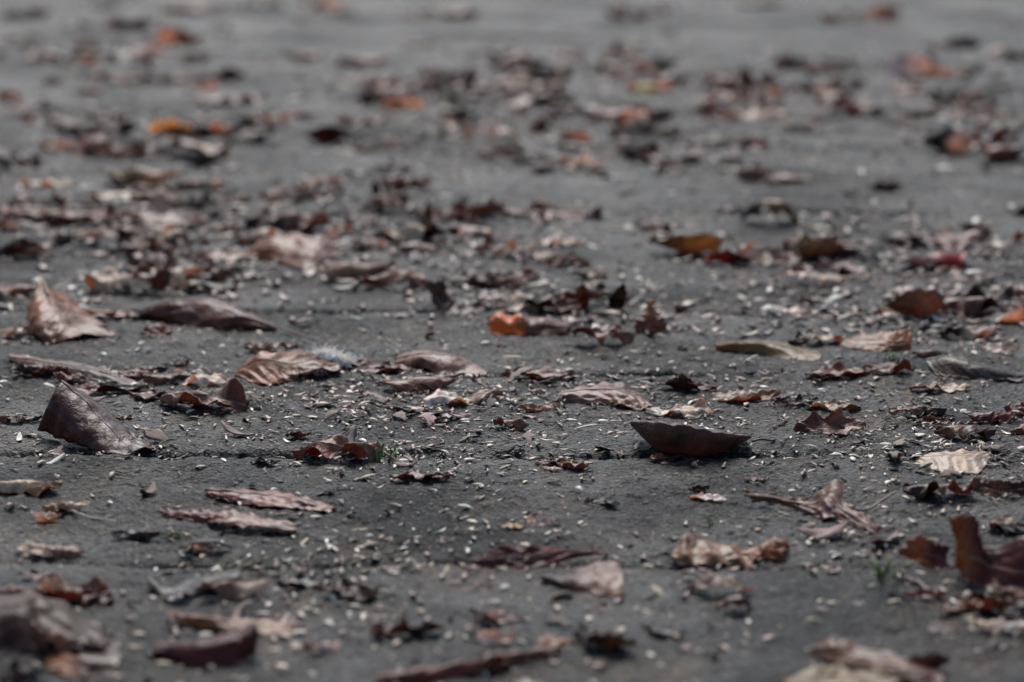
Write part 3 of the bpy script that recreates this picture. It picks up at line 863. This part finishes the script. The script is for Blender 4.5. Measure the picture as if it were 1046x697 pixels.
 ((988,488,1056,512),'brown','dark','tilt','lance','brown strip of leaf leaning at the side edge near the whitish slab'),
 ((1026,398,1060,426),'red','plum','crumple','oak','reddish crumpled leaf cut by the side edge in the sharp zone'),
 ((930,388,990,402),'pale','mauve','flat','scrap','pale flat scrap in front of the blackish wedge'),
 ((1010,528,1060,546),'pale','dark','crumple','scrap','pale flaky scrap at the side edge behind the big lobed leaf'),
 ((704,494,724,504),'maroon','dark','tilt','scrap','tiny maroon scrap beside a white flake'),
 ((706,500,742,512),'white','white','flat','scrap','small bright white flake before the twisted brown leaf'),
 ((508,526,534,540),'gold','tan','flat','ovate','small oval amber leaflet beside a white flake'),
 ((538,522,566,538),'white','white','tilt','scrap','white flake beside the oval amber leaflet'),
 ((552,476,574,484),'pale','white','tunnel','lance','small pale curved husk on bare sharp paving'),
 ((596,506,632,516),'grey','dark','flat','lance','dark thin bark-like sliver lying on the sharp paving'),
 ((548,464,600,480),'tan','brown','flat','scrap','thin brown and buff flake on the paving before the boat-shaped leaf'),
 ((664,462,706,476),'brown','dark','flat','scrap','flat brown scrap under the boat-shaped leaf'),
 # near band
 ((-4,488,62,507),'tan','pale','tunnel','ovate','beige leaf near the side edge'),
 ((44,503,92,524),'tan','pale','tunnel','ovate','two-toned beige leaf in front of the other beige one'),
 ((32,517,62,530),'white','pale','boat','ovate','white cupped flake in front of the beige pair'),
 ((114,534,162,550),'black','dark','tunnel','ovate','small black leaf near the pale moss speck'),
 ((188,546,222,562),'pale','white','boat','ovate','pale cupped flake in front of the pale moss speck'),
 ((34,590,84,612),'rust','brown','tilt','ovate','orange brown leaf end behind the big humped brown leaf'),
 ((284,582,330,598),'black','grey','flat','ovate','flat blackish leaf beyond the long orange brown one'),
 ((308,646,346,668),'pink','white','crumple','oak','pinkish white blurred leaf scrap near the bottom edge'),
 ((-4,660,44,700),'dark','black','crumple','oak','dark blurred leaf beneath the big humped one'),
 ((484,624,534,640),'red','maroon','flat','ovate','flat reddish blurred leaf in front of the pale topped wedge'),
 ((488,640,526,658),'white','pale','tilt','scrap','white blurred flake above the rolled stick-like leaf'),
 ((550,644,580,658),'white','white','flat','scrap','white blurred flake at the end of the rolled stick-like leaf'),
 ((662,628,700,648),'black','grey','tunnel','ovate','blackish blurred leaf alone near the bottom edge'),
 ((924,592,966,612),'red','pink','tilt','lance','narrow pinkish brown leaf piece in front of the big lobed leaf'),
 ((984,604,1038,624),'brown','rust','tilt','ovate','brown leaf between the big lobed leaf and the white one'),
 ((996,618,1062,650),'white','pale','tunnel','oak','white ragged leaf cut by the side edge, nearest white one'),
 ((926,656,970,684),'dark','brown','up','ovate','round dark brown blurred leaf standing at the bottom edge'),
 ((800,676,930,708),'olive','olive','tunnel','ovate','olive yellow blurred leaf cut by the bottom edge'),
 ((380,688,420,706),'red','maroon','tilt','ovate','dull red leaf cut by the bottom edge under the rolled leaf'),
 ((486,686,560,706),'pink','pale','flat','oak','pale pink blurred leaf cut by the bottom edge'),
 ((948,634,980,646),'white','pale','tilt','scrap','white blurred flake near the pinkish brown leaf piece'),
]
for _i, (_b, _c1, _c2, _st, _k, _lab) in enumerate(B):
    box_leaf(_b, _c1, _c2, _st, _k, _lab, 500 + _i)

# short names by which the crumbs around are told apart
NAMED = [('boat-shaped brown leaf',706,465),('maroon tent-folded leaf',90,460),('shiny humped leaf',70,345),('long mauve-faced leaf',215,335),
 ('ribbed brown leaf with the feather',295,390),('long arched brown leaf',450,380),('ragged pale topped leaf',610,416),('olive leaf',785,362),
 ('orange peaked leaf',895,358),('blackish wedge leaf',995,388),('whitish leaf slab',975,487),('dark red leaf on the joint',550,578),
 ('brown wedge leaf',600,610),('ribbed tan leaf',740,573),('twisted leaf with the stalk',835,528),('rust curled leaf',945,580),('big dark lobed leaf',1010,600),
 ('blurred maroon leaf',205,675),('long orange brown leaf',235,642),('big humped brown leaf',50,668),('bluish V-shaped fold',195,610),('flat reddish leaf',235,538),
 ('long flat red leaf',275,518),('pale grey tailed leaf',880,680),('rolled stick-like leaf',480,690),('large folded mauve leaf',295,272),('L-shaped dark leaf',465,320),
 ('orange ended leaf',540,344),('upright finger-tipped leaf',664,338),('amber orange far leaf',177,138),('orange far leaf pair',645,125),('golden olive leaf',700,254),
 ('deep red leaf',950,276),('brown triangular leaf',936,320),('bluish white upright leaf',928,78),('dark red far wedge',332,142),('tall purple brown leaf',380,106),
 ('green grass tuft',392,469),('white crinkled leaf',695,425),('plum torn leaf',848,446),('white ragged near leaf',1028,648),('oval amber leaflet',520,538),
 ('small bright red far leaf',770,147),('far purple red cluster',510,90),('veined cup leaf',22,258),('wavy brown leaf',130,298)]


# ------------------------------------------------------------------ build the paving
def build_paving():
    xs = np.concatenate([-grow(1.45, 60, 0.02, 1.25)[::-1], spaced([(-1.45, -0.62, 0.007), (-0.62, 0.62, 0.0018), (0.62, 1.45, 0.007)])[1:-1], grow(1.45, 60, 0.02, 1.25)])
    ys = np.concatenate([-grow(0.0, 30, 0.05, 1.4)[::-1][:-1], spaced([(0, 1.3, 0.05), (1.3, 1.9, 0.0035), (1.9, 2.75, 0.0020), (2.75, 3.6, 0.004), (3.6, 5.0, 0.007), (5.0, 8.0, 0.014)])[:-1], grow(8.0, 120, 0.02, 1.15)])
    X, Y = np.meshgrid(xs, ys, indexing='ij')
    Z = paving_z(X, Y)
    fade = np.clip((30 - np.hypot(X, Y)) / 20, 0, 1)
    V = np.stack([X, Y, Z * fade], -1).reshape(-1, 3)
    f = grid_faces(len(xs), len(ys))
    me = mesh_from('paving', V, f)
    # soil lies in the joints
    yr = Y * math.cos(ROT) - X * math.sin(ROT); xr = X * math.cos(ROT) + Y * math.sin(ROT)
    yw = yr + 0.004 * vnoise(xr * 14, yr * 2, 3) + 0.002 * vnoise(xr * 60, yr * 3, 4)
    fr = (yw - ROW0) / ROWD; dist = np.abs(fr - np.round(fr)) * ROWD
    soil = np.exp(-(dist / 0.011) ** 2) * np.clip(0.7 + 0.5 * vnoise(xr * 7, yr * 7, 12), 0, 1)
    a = me.attributes.new('soil', 'FLOAT', 'POINT'); a.data.foreach_set('value', soil.astype(np.float32).ravel())
    o = link('pavement', me, M_PAVE)
    tag(o, 'dark grey stone paving laid in thirty centimetre rows', None, None, 'structure')


build_paving()

# ------------------------------------------------------------------ scales, crumbs and litter
def scale_shape(seed, ragged=0.1, long=1.6):
    rs = np.random.default_rng(seed)
    nu, nv = 9, 6
    u = np.linspace(0, 1, nu)[:, None]; v = np.linspace(-1, 1, nv)[None, :]
    w = np.sin(np.pi * (0.06 + 0.88 * u)) ** 0.6 / long * 0.5 * edge_noise(u, rs, ragged)
    y = v * w
    x = u - 0.5 + 0.06 * v * rs.uniform(-1, 1)
    cu = rs.uniform(0.3, 1.5) * rs.choice([-1, 1], p=[0.6, 0.4]); cv = rs.uniform(0.2, 1.4) * rs.choice([-1, 1], p=[0.6, 0.4])
    z = cu * (x ** 2) * 0.5 + cv * y ** 2 * 1.6 + 0.10 * ragged * sines(u, v, rs, 4, 2, 8) + rs.uniform(-0.15, 0.15) * x * 1
    P = np.stack([x + 0 * y, y, z], -1)
    U = np.stack([u + 0 * v, v + 0 * u], -1); c = np.zeros((nu, nv, 3))
    V, f, _, _ = finish_blade(P, U, c, c, 0.04)
    V[:, 2] -= V[:, 2].min()
    return V, f


SHAPES_P = [scale_shape(100 + i, 0.38, random.uniform(1.7, 5.0)) for i in range(10)]
SHAPES_B = [scale_shape(200 + i, 0.75, random.uniform(1.2, 2.2)) for i in range(10)]

CLUMPS = [(390, 425, 190, 26, 1.6), (290, 405, 110, 18, 0.9), (880, 430, 170, 28, 1.1), (560, 400, 150, 18, 0.8), (960, 470, 110, 50, 0.7),
          (240, 345, 130, 16, 0.9), (620, 365, 140, 14, 0.9), (780, 400, 100, 22, 0.9), (430, 270, 220, 20, 0.9), (820, 290, 160, 30, 1.1), (960, 320, 120, 40, 1.0),
          (120, 215, 160, 26, 1.0), (520, 240, 200, 16, 0.6), (500, 130, 300, 40, 0.8), (850, 120, 160, 40, 0.6), (120, 110, 150, 50, 0.5),
          (430, 475, 120, 22, 0.9), (60, 380, 120, 22, 0.5), (880, 545, 120, 18, 0.7), (600, 560, 180, 30, 0.4), (440, 620, 200, 40, 0.5), (330, 560, 120, 40, 0.4),
          (1000, 610, 60, 50, 0.5), (640, 620, 100, 30, 0.4), (70, 530, 120, 40, -0.1)]




def density(px, py):
    w = 0.17
    for cx, cy, sx, sy, a in CLUMPS:
        w += a * math.exp(-((px - cx) / sx) ** 2 - ((py - cy) / sy) ** 2)
    gx = ground_at(px, py)
    yr = gx[1] * math.cos(ROT) - gx[0] * math.sin(ROT)
    fr = (yr - ROW0) / ROWD; dj = abs(fr - round(fr)) * ROWD
    w *= 1 + 1.2 * math.exp(-(dj / 0.03) ** 2)
    if py < 250: w *= 1.35
    if py > 500: w *= 0.7
    w *= 0.55 + 0.9 * max(0, float(vnoise(np.array([gx[0] * 9]), np.array([gx[1] * 5]), 31)[0]) + 0.35)
    return w


def sample(n, x0=-12, x1=1058, y0=2, y1=694):
    out = []
    while len(out) < n:
        px, py = random.uniform(x0, x1), random.uniform(y0, y1)
        if random.random() < density(px, py) / 2.2: out.append((px, py))
    return out


def relation(px, py):
    """Where a crumb lies, told from the nearest leaf that has a short name."""
    best = min(NAMED, key=lambda q: ((px - q[1]) / 1.0) ** 2 + ((py - q[2]) * 2.2) ** 2)
    dx, dy = px - best[1], (py - best[2]) * 2.2
    if dy > abs(dx): r = 'in front of'
    elif dy < -abs(dx): r = 'behind'
    else: r = 'beside'
    return r + ' the ' + best[0]


DRIFTS = [(100, 62, 90, 22, 1.2), (120, 145, 110, 26, 1.6), (90, 228, 110, 18, 1.6), (275, 245, 110, 26, 1.5), (450, 238, 90, 18, 1.0), (520, 88, 90, 24, 1.3), (640, 70, 60, 20, 0.6),
          (850, 90, 120, 24, 1.5), (560, 135, 90, 20, 0.9), (860, 250, 80, 20, 1.2), (960, 275, 80, 26, 1.4), (930, 330, 100, 24, 1.2), (760, 100, 60, 20, 0.7), (380, 368, 80, 10, 0.9),
          (215, 282, 80, 12, 0.8), (520, 300, 80, 14, 0.8), (620, 335, 70, 12, 0.7), (1000, 115, 60, 30, 0.9), (25, 330, 50, 20, 0.7), (240, 400, 70, 12, 0.7), (650, 155, 90, 18, 0.7),
          (390, 100, 60, 20, 0.8), (770, 385, 120, 18, 0.7), (900, 440, 100, 14, 0.8), (80, 385, 70, 10, 0.6), (300, 205, 120, 14, 0.6), (960, 495, 80, 12, 0.5), (300, 465, 70, 12, 0.3),
          (430, 640, 260, 40, 0.5), (60, 620, 60, 40, 0.4), (990, 610, 60, 30, 0.4), (400, 10, 500, 8, 0.6)]


def filler_leaves(n):
    styles = {'crumpled': 'crumple', 'flat': 'flat', 'arched': 'tunnel', 'cupped': 'trough', 'tilted': 'tilt', 'humped': 'arch'}
    cols = [('brown', 'brown', 'dark', 5), ('dark brown', 'dark', 'brown', 5), ('plum', 'plum', 'dark', 3), ('mauve', 'mauve', 'brown', 3), ('pale', 'pale', 'mauve', 3),
            ('dull red', 'red', 'maroon', 3), ('maroon', 'maroon', 'dark', 2), ('whitish', 'white', 'pale', 2), ('blackish', 'black', 'dark', 2), ('pinkish', 'pink', 'red', 2)]
    for i in range(n):
        while True:
            if random.random() < 0.88:
                cx, cy, sx, sy = random.choices(DRIFTS, [d[4] for d in DRIFTS])[0][:4]
                px, py = random.gauss(cx, sx * 0.7), random.gauss(cy, sy * 0.7)
            else: px, py = random.uniform(-10, 1056), random.uniform(6, 690)
            if -14 < px < 1060 and 4 < py < 694 and not (640 < px < 775 and 425 < py < 490) and not (205 < py < 610 and any(abs(px - q[1]) < 75 and -20 < py - q[2] < 26 for q in NAMED)) and not (320 < px < 370 and 350 < py < 400): break
        s = (py + 260) / 710.0
        wpx = random.uniform(22, 62) * s * (1.55 if py < 200 else 1.5 if py < 345 else 1.0)
        hpx = wpx * random.uniform(0.26, 0.62) * (1.15 if py < 200 else 1)
        a = random.choices(cols, [c[3] * (2.2 if py < 300 and c[0] in ('pale', 'whitish', 'mauve') else 1) for c in cols])[0]
        st = random.choices(list(styles), [6, 2, 3, 2, 2, 2])[0]
        rel = relation(px, py)
        box_leaf((px - wpx / 2, py - hpx, px + wpx / 2, py), a[1], a[2], styles[st], random.choice(['oak', 'ovate', 'oak', 'scrap']),
                 f'small {a[0]} {st} torn leaf {rel}', 3000 + i, group=f'small {a[0]} {st} torn leaves {rel}', name='torn_leaf')


filler_leaves(295)

PROTO = {}


def proto_mesh(kind, i, mat):
    key = (kind, i, mat.name)
    if key not in PROTO:
        V, f = (SHAPES_P if kind == 'scale' else SHAPES_B)[i]
        me = mesh_from('leaf_scale' if kind == 'scale' else 'leaf_crumb', V, f); me.materials.append(mat)
        PROTO[key] = me
    return PROTO[key]


def scatter_single(n, kind, mats, size, name, words, cat):
    for px, py in sample(n):
        g = ground_at(px, py)
        s = random.uniform(*size) * (1 if random.random() < 0.75 else 1.5)
        if py < 240: s *= 1.15
        i = random.randrange(10); mat, colour = random.choices([(m, c) for m, c, _ in mats], [w for _, _, w in mats])[0]
        o = bpy.data.objects.new(name, proto_mesh(kind, i, mat)); C.objects.link(o)
        q = s * 0.38
        z = float(paving_z(g[0] + np.array([0, q, -q, 0, 0]), g[1] + np.array([0, 0, 0, q, -q])).max())
        o.location = (g[0], g[1], z)
        o.rotation_euler = (random.gauss(0, 0.3), random.gauss(0, 0.22), random.uniform(0, 6.28))
        o.scale = (s, s, s * random.uniform(0.5, 1.0))
        rel = relation(px, py)
        tag(o, f'small {colour} {words} {rel}', cat, f'{colour} {words}s {rel}')


scatter_single(270, 'scale', [(M_BUFF, 'buff', 5), (M_WHITE, 'whitish', 3)], (0.006, 0.0140), 'seed_scale', 'seed scale', 'seed scale')
scatter_single(270, 'crumb', [(M_BROWN, 'brown', 4), (M_DARK, 'blackish', 3), (M_PINK, 'pinkish', 2)], (0.009, 0.025), 'leaf_fragment', 'leaf fragment', 'leaf fragment')


def litter(n):
    VV, FF, MI, off = [], [], [], 0
    spots = [(px, py, 0) for px, py in sample(n, -260, 1306, -20, 760)]
    while len(spots) < n + 3300:           # broken flakes blown together in the drifts beyond the sharp zone
        cx, cy, sx, sy = random.choices(DRIFTS[:22], [d[4] for d in DRIFTS[:22]])[0][:4]
        px, py = random.gauss(cx, sx), random.gauss(cy, sy * 1.1)
        if py < 345 and py > -15: spots.append((px, py, 1))
    for px, py, far in spots:
        g = ground_at(px, py)
        r = random.random()
        if far: r = 0.15 + 0.85 * r if r < 0.18 else 0.35 + 0.65 * r
        pale = r < 0.34
        V, f = (SHAPES_P if pale else SHAPES_B)[random.randrange(10)]
        s = 0.0030 + 0.0085 * random.random() ** 1.6 if pale else 0.002 + 0.010 * random.random() ** 1.8
        if far: s = random.uniform(0.007, 0.026)
        a = random.uniform(0, 6.28); c, sn = math.cos(a), math.sin(a)
        t = random.gauss(0, 0.32)
        x, y, z = V[:, 0] * s, V[:, 1] * s, V[:, 2] * s * random.uniform(0.5, 1.1)
        y, z = y * math.cos(t) - z * math.sin(t), y * math.sin(t) + z * math.cos(t)
        X = x * c - y * sn + g[0]; Y = x * sn + y * c + g[1]
        VV.append(np.stack([X, Y, z - z.min()], -1)); FF.append(f + off); off += len(V)
        MI.append(np.full(len(f), (0 if r < 0.23 else 1) if pale else (2 if r < 0.70 else 3 if r < 0.88 else 4), np.int32))
    V = np.vstack(VV)
    k = len(VV[0]); cen = V.reshape(-1, k, 3).mean(1)
    q = 0.0016
    zz = np.max([paving_z(cen[:, 0] + dx * q, cen[:, 1] + dy * q) for dx, dy in ((0, 0), (1, 0), (-1, 0), (0, 1), (0, -1))], axis=0)
    zz = np.repeat(zz, k)
    V[:, 2] += zz + 0.0001
    me = mesh_from('leaf_litter', V, np.vstack(FF))
    for m in (M_BUFF, M_WHITE, M_BROWN, M_DARK, M_PINK): me.materials.append(m)
    me.polygons.foreach_set('material_index', np.concatenate(MI))
    o = bpy.data.objects.new('leaf_litter', me); C.objects.link(o)
    tag(o, 'fine pale and brown leaf chaff strewn over all of the paving', 'litter', None, 'stuff')


litter(13500)

# ------------------------------------------------------------------ small greens, feather, twigs
def grass_tuft(px, py, n, hgt, spread, label, name='grass_tuft'):
    g = ground_at(px, py); z = float(paving_z(np.array([g[0]]), np.array([g[1]]))[0])
    root = empty(name, (g[0], g[1], z)); tag(root, label, 'grass')
    for i in range(n):
        a = random.uniform(0, 6.28); lean = random.uniform(0.3, 1.3); h = hgt * random.uniform(0.55, 1.1)
        b = np.array([random.gauss(0, spread), random.gauss(0, spread), 0])
        t = np.linspace(0, 1, 9)[:, None]
        d = np.array([math.cos(a), math.sin(a), 0])
        line = b + d * (t ** 1.8) * h * lean * 0.8 + np.array([0, 0, 1]) * h * (t - 0.35 * lean * t ** 2)
        s = np.cross(d, [0, 0, 1.0])
        w = (0.0010 * (1 - t ** 1.5) + 0.0001) * random.uniform(0.8, 1.5)
        P = np.stack([line - s * w, line + np.array([0, 0, -0.0003]), line + s * w], 1)
        U = np.zeros((9, 3, 2)); c = np.zeros((9, 3, 3))
        V, f, _, _ = finish_blade(P, U, c, c, 0.0003)
        link('blade', mesh_from('blade', V, f), M_GRASS, root)


grass_tuft(392, 472, 12, 0.017, 0.008, 'little green grass tuft in the paving joint beside a reddish leaf scrap')
grass_tuft(905, 591, 9, 0.020, 0.006, 'small green grass sprout in front of the rust brown curled leaf')
grass_tuft(727, 534, 2, 0.018, 0.001, 'single thin green grass shoot just behind the ribbed tan leaf')
grass_tuft(911, 374, 8, 0.016, 0.004, 'tiny bright green sprout poking out between the leaves with the orange peak')


def moss(px, py, w, label):
    g = ground_at(px, py); z = float(paving_z(np.array([g[0]]), np.array([g[1]]))[0])
    VV, FF, off = [], [], 0
    for i in range(90):
        V, f = SHAPES_P[random.randrange(10)]
        s = random.uniform(0.002, 0.0045)
        a, t = random.uniform(0, 6.28), random.gauss(0, 0.7)
        x, y, zz = V[:, 0] * s, V[:, 1] * s, V[:, 2] * s
        y, zz = y * math.cos(t) - zz * math.sin(t), y * math.sin(t) + zz * math.cos(t)
        X, Y = x * math.cos(a) - y * math.sin(a), x * math.sin(a) + y * math.cos(a)
        VV.append(np.stack([X + random.gauss(0, w), Y + random.gauss(0, w * 0.5), zz + random.uniform(0, 0.004)], -1)); FF.append(f + off); off += len(V)
    o = link('moss_cushion', mesh_from('moss_cushion', np.vstack(VV), np.vstack(FF)), M_MOSS, None, (g[0], g[1], z)); tag(o, label, 'moss')


moss(242, 569, 0.012, 'low cushion of yellowish green moss on the paving near the bottom edge')
moss(178, 546, 0.004, 'tiny speck of pale green moss beside a flat reddish leaf')


def feather(px, py, label):
    g = ground_at(px, py); z = float(paving_z(np.array([g[0]]), np.array([g[1]]))[0])
    root = empty('downy_feather', (g[0], g[1], z)); tag(root, label, 'feather')
    t = np.linspace(0, 1, 14)[:, None]
    quill = np.hstack([-0.014 + 0.030 * t, 0.002 * np.sin(t * 2), 0.0145 - 0.010 * t + 0.002 * np.sin(t * 3)])
    V, f = tube(quill, np.linspace(0.0005, 0.0002, 14)); link('quill', mesh_from('quill', V, f), M_DOWN, root)
    VV, FF, off = [], [], 0
    for i in range(420):
        k = random.random(); p = quill[0] + (quill[-1] - quill[0]) * k + np.array([0, 0, 0.001])
        a = random.uniform(0, 6.28); e = random.uniform(-0.6, 1.2); L = random.uniform(0.006, 0.013)
        d = np.array([math.cos(a) * math.cos(e), math.sin(a) * math.cos(e), math.sin(e)])
        s = np.linspace(0, 1, 5)[:, None]
        line = p + d * s * L + np.array([random.gauss(0, 0.002), random.gauss(0, 0.002), random.gauss(0, 0.001)]) * s ** 2
        line[:, 2] = np.maximum(line[:, 2], 0.0005)
        V, f = tube(line, np.linspace(0.00035, 0.00018, 5), 4); VV.append(V); FF.append(np.array(f) + off); off += len(V)
    for i in range(7):
        V, f = SHAPES_B[i]
        k = random.uniform(0.2, 0.9); p = quill[0] + (quill[-1] - quill[0]) * k
        sz = random.uniform(0.010, 0.017); a, t = random.uniform(0, 6.28), random.uniform(0.3, 1.1)
        x, y, zz = V[:, 0] * sz, V[:, 1] * sz, V[:, 2] * sz
        y, zz = y * math.cos(t) - zz * math.sin(t), y * math.sin(t) + zz * math.cos(t)
        VV.append(np.stack([x + p[0], y + p[1] + random.gauss(0, 0.002), zz + p[2]], -1)); FF.append(f + off); off += len(V)
    link('down_vane', mesh_from('down_vane', np.vstack(VV), np.vstack(FF)), M_DOWN, root)


feather(341, 378, 'white fluffy downy feather lying against the ribbed brown leaf')


def twig(pts, r, label, mat):
    P = np.array([at(*p) for p in pts]); P = crom(P, np.linspace(0, 1, 18))
    P[:, 2] = np.maximum(P[:, 2], paving_z(P[:, 0], P[:, 1]) + r)
    P[:, 2] += 0.0006 * np.sin(np.linspace(0, 9, 18))
    base = np.array([P[0, 0], P[0, 1], P[:, 2].min() - r])
    V, f = tube(P - base, r * np.linspace(1, 0.7, 18) * (1 + 0.15 * np.sin(np.linspace(0, 25, 18))))
    o = link('dry_twig', mesh_from('dry_twig', V, f), mat, None, Vector(base)); tag(o, label, 'twig')


twig([(925, 592, 592), (942, 600, 600), (962, 611, 611)], 0.0016, 'short pinkish brown twig in front of the rust curled leaf', M_PINK)
twig([(988, 505, 505), (1015, 508, 508), (1044, 512, 512)], 0.0007, 'thin dark twig lying near the whitish leaf slab', M_DARK)
twig([(905, 525, 525), (930, 526, 526), (962, 524, 524)], 0.0005, 'hair-thin dark twig beyond the rust curled leaf', M_DARK)
twig([(182, 362, 374), (200, 370, 376), (217, 383, 384)], 0.0008, 'thin brown stalk leaning toward the ribbed brown leaf', M_BROWN)
twig([(462, 300, 300), (505, 303, 303), (548, 300, 300)], 0.0008, 'thin dark twig behind the orange ended leaf', M_DARK)
twig([(640, 505, 505), (668, 509, 509), (700, 503, 503)], 0.0005, 'hair-thin twig on bare paving before the boat-shaped leaf', M_DARK)
twig([(70, 523, 523), (92, 528, 528), (120, 534, 534)], 0.0009, 'pale thin twig leading toward the small black leaf', M_BUFF)


# ------------------------------------------------------------------ light, sky, camera
w = bpy.data.worlds.new('World'); SC.world = w; w.use_nodes = True
nt = w.node_tree; nt.nodes.clear()
sky = nt.nodes.new('ShaderNodeTexSky'); sky.sky_type = 'NISHITA'; sky.sun_disc = False
SUN_EL, SUN_AZ = math.radians(45), math.radians(-4)      # azimuth from straight ahead, negative to the west of it
sky.sun_elevation = SUN_EL; sky.sun_rotation = SUN_AZ
sky.dust_density = 1.0; sky.air_density = 1.0
bg = nt.nodes.new('ShaderNodeBackground'); bg.inputs[1].default_value = 0.052
wo = nt.nodes.new('ShaderNodeOutputWorld')
nt.links.new(sky.outputs[0], bg.inputs[0]); nt.links.new(bg.outputs[0], wo.inputs[0])

sl = bpy.data.lights.new('sun', 'SUN'); sl.energy = 1.5; sl.angle = math.radians(26); sl.color = (1.0, 0.97, 0.93)
so = bpy.data.objects.new('sun', sl); C.objects.link(so)
dirv = Vector((math.sin(SUN_AZ) * math.cos(SUN_EL), math.cos(SUN_AZ) * math.cos(SUN_EL), math.sin(SUN_EL)))
so.rotation_euler = dirv.to_track_quat('Z', 'Y').to_euler(); so.location = dirv * 20

cam = bpy.data.cameras.new('camera'); co = bpy.data.objects.new('camera', cam); C.objects.link(co)
cam.sensor_width = 36; cam.lens = LENS; cam.clip_start = 0.05; cam.clip_end = 500
co.location = (0, 0, CAMZ); co.rotation_euler = (math.pi / 2 - PITCH, 0, 0)
fg = ground_at(523, 452)
cam.dof.use_dof = True
cam.dof.focus_distance = fg[1] * cp + CAMZ * sp
cam.dof.aperture_fstop = 4.6; cam.dof.aperture_blades = 0
SC.camera = co

SC.view_settings.view_transform = 'Standard'; SC.view_settings.look = 'None'; SC.view_settings.gamma = 1; SC.view_settings.use_curve_mapping = False
SC.view_settings.exposure = 1.48
SC.render.engine = 'CYCLES'
SC.cycles.use_denoising = True
SC.cycles.max_bounces = 6; SC.cycles.transparent_max_bounces = 4
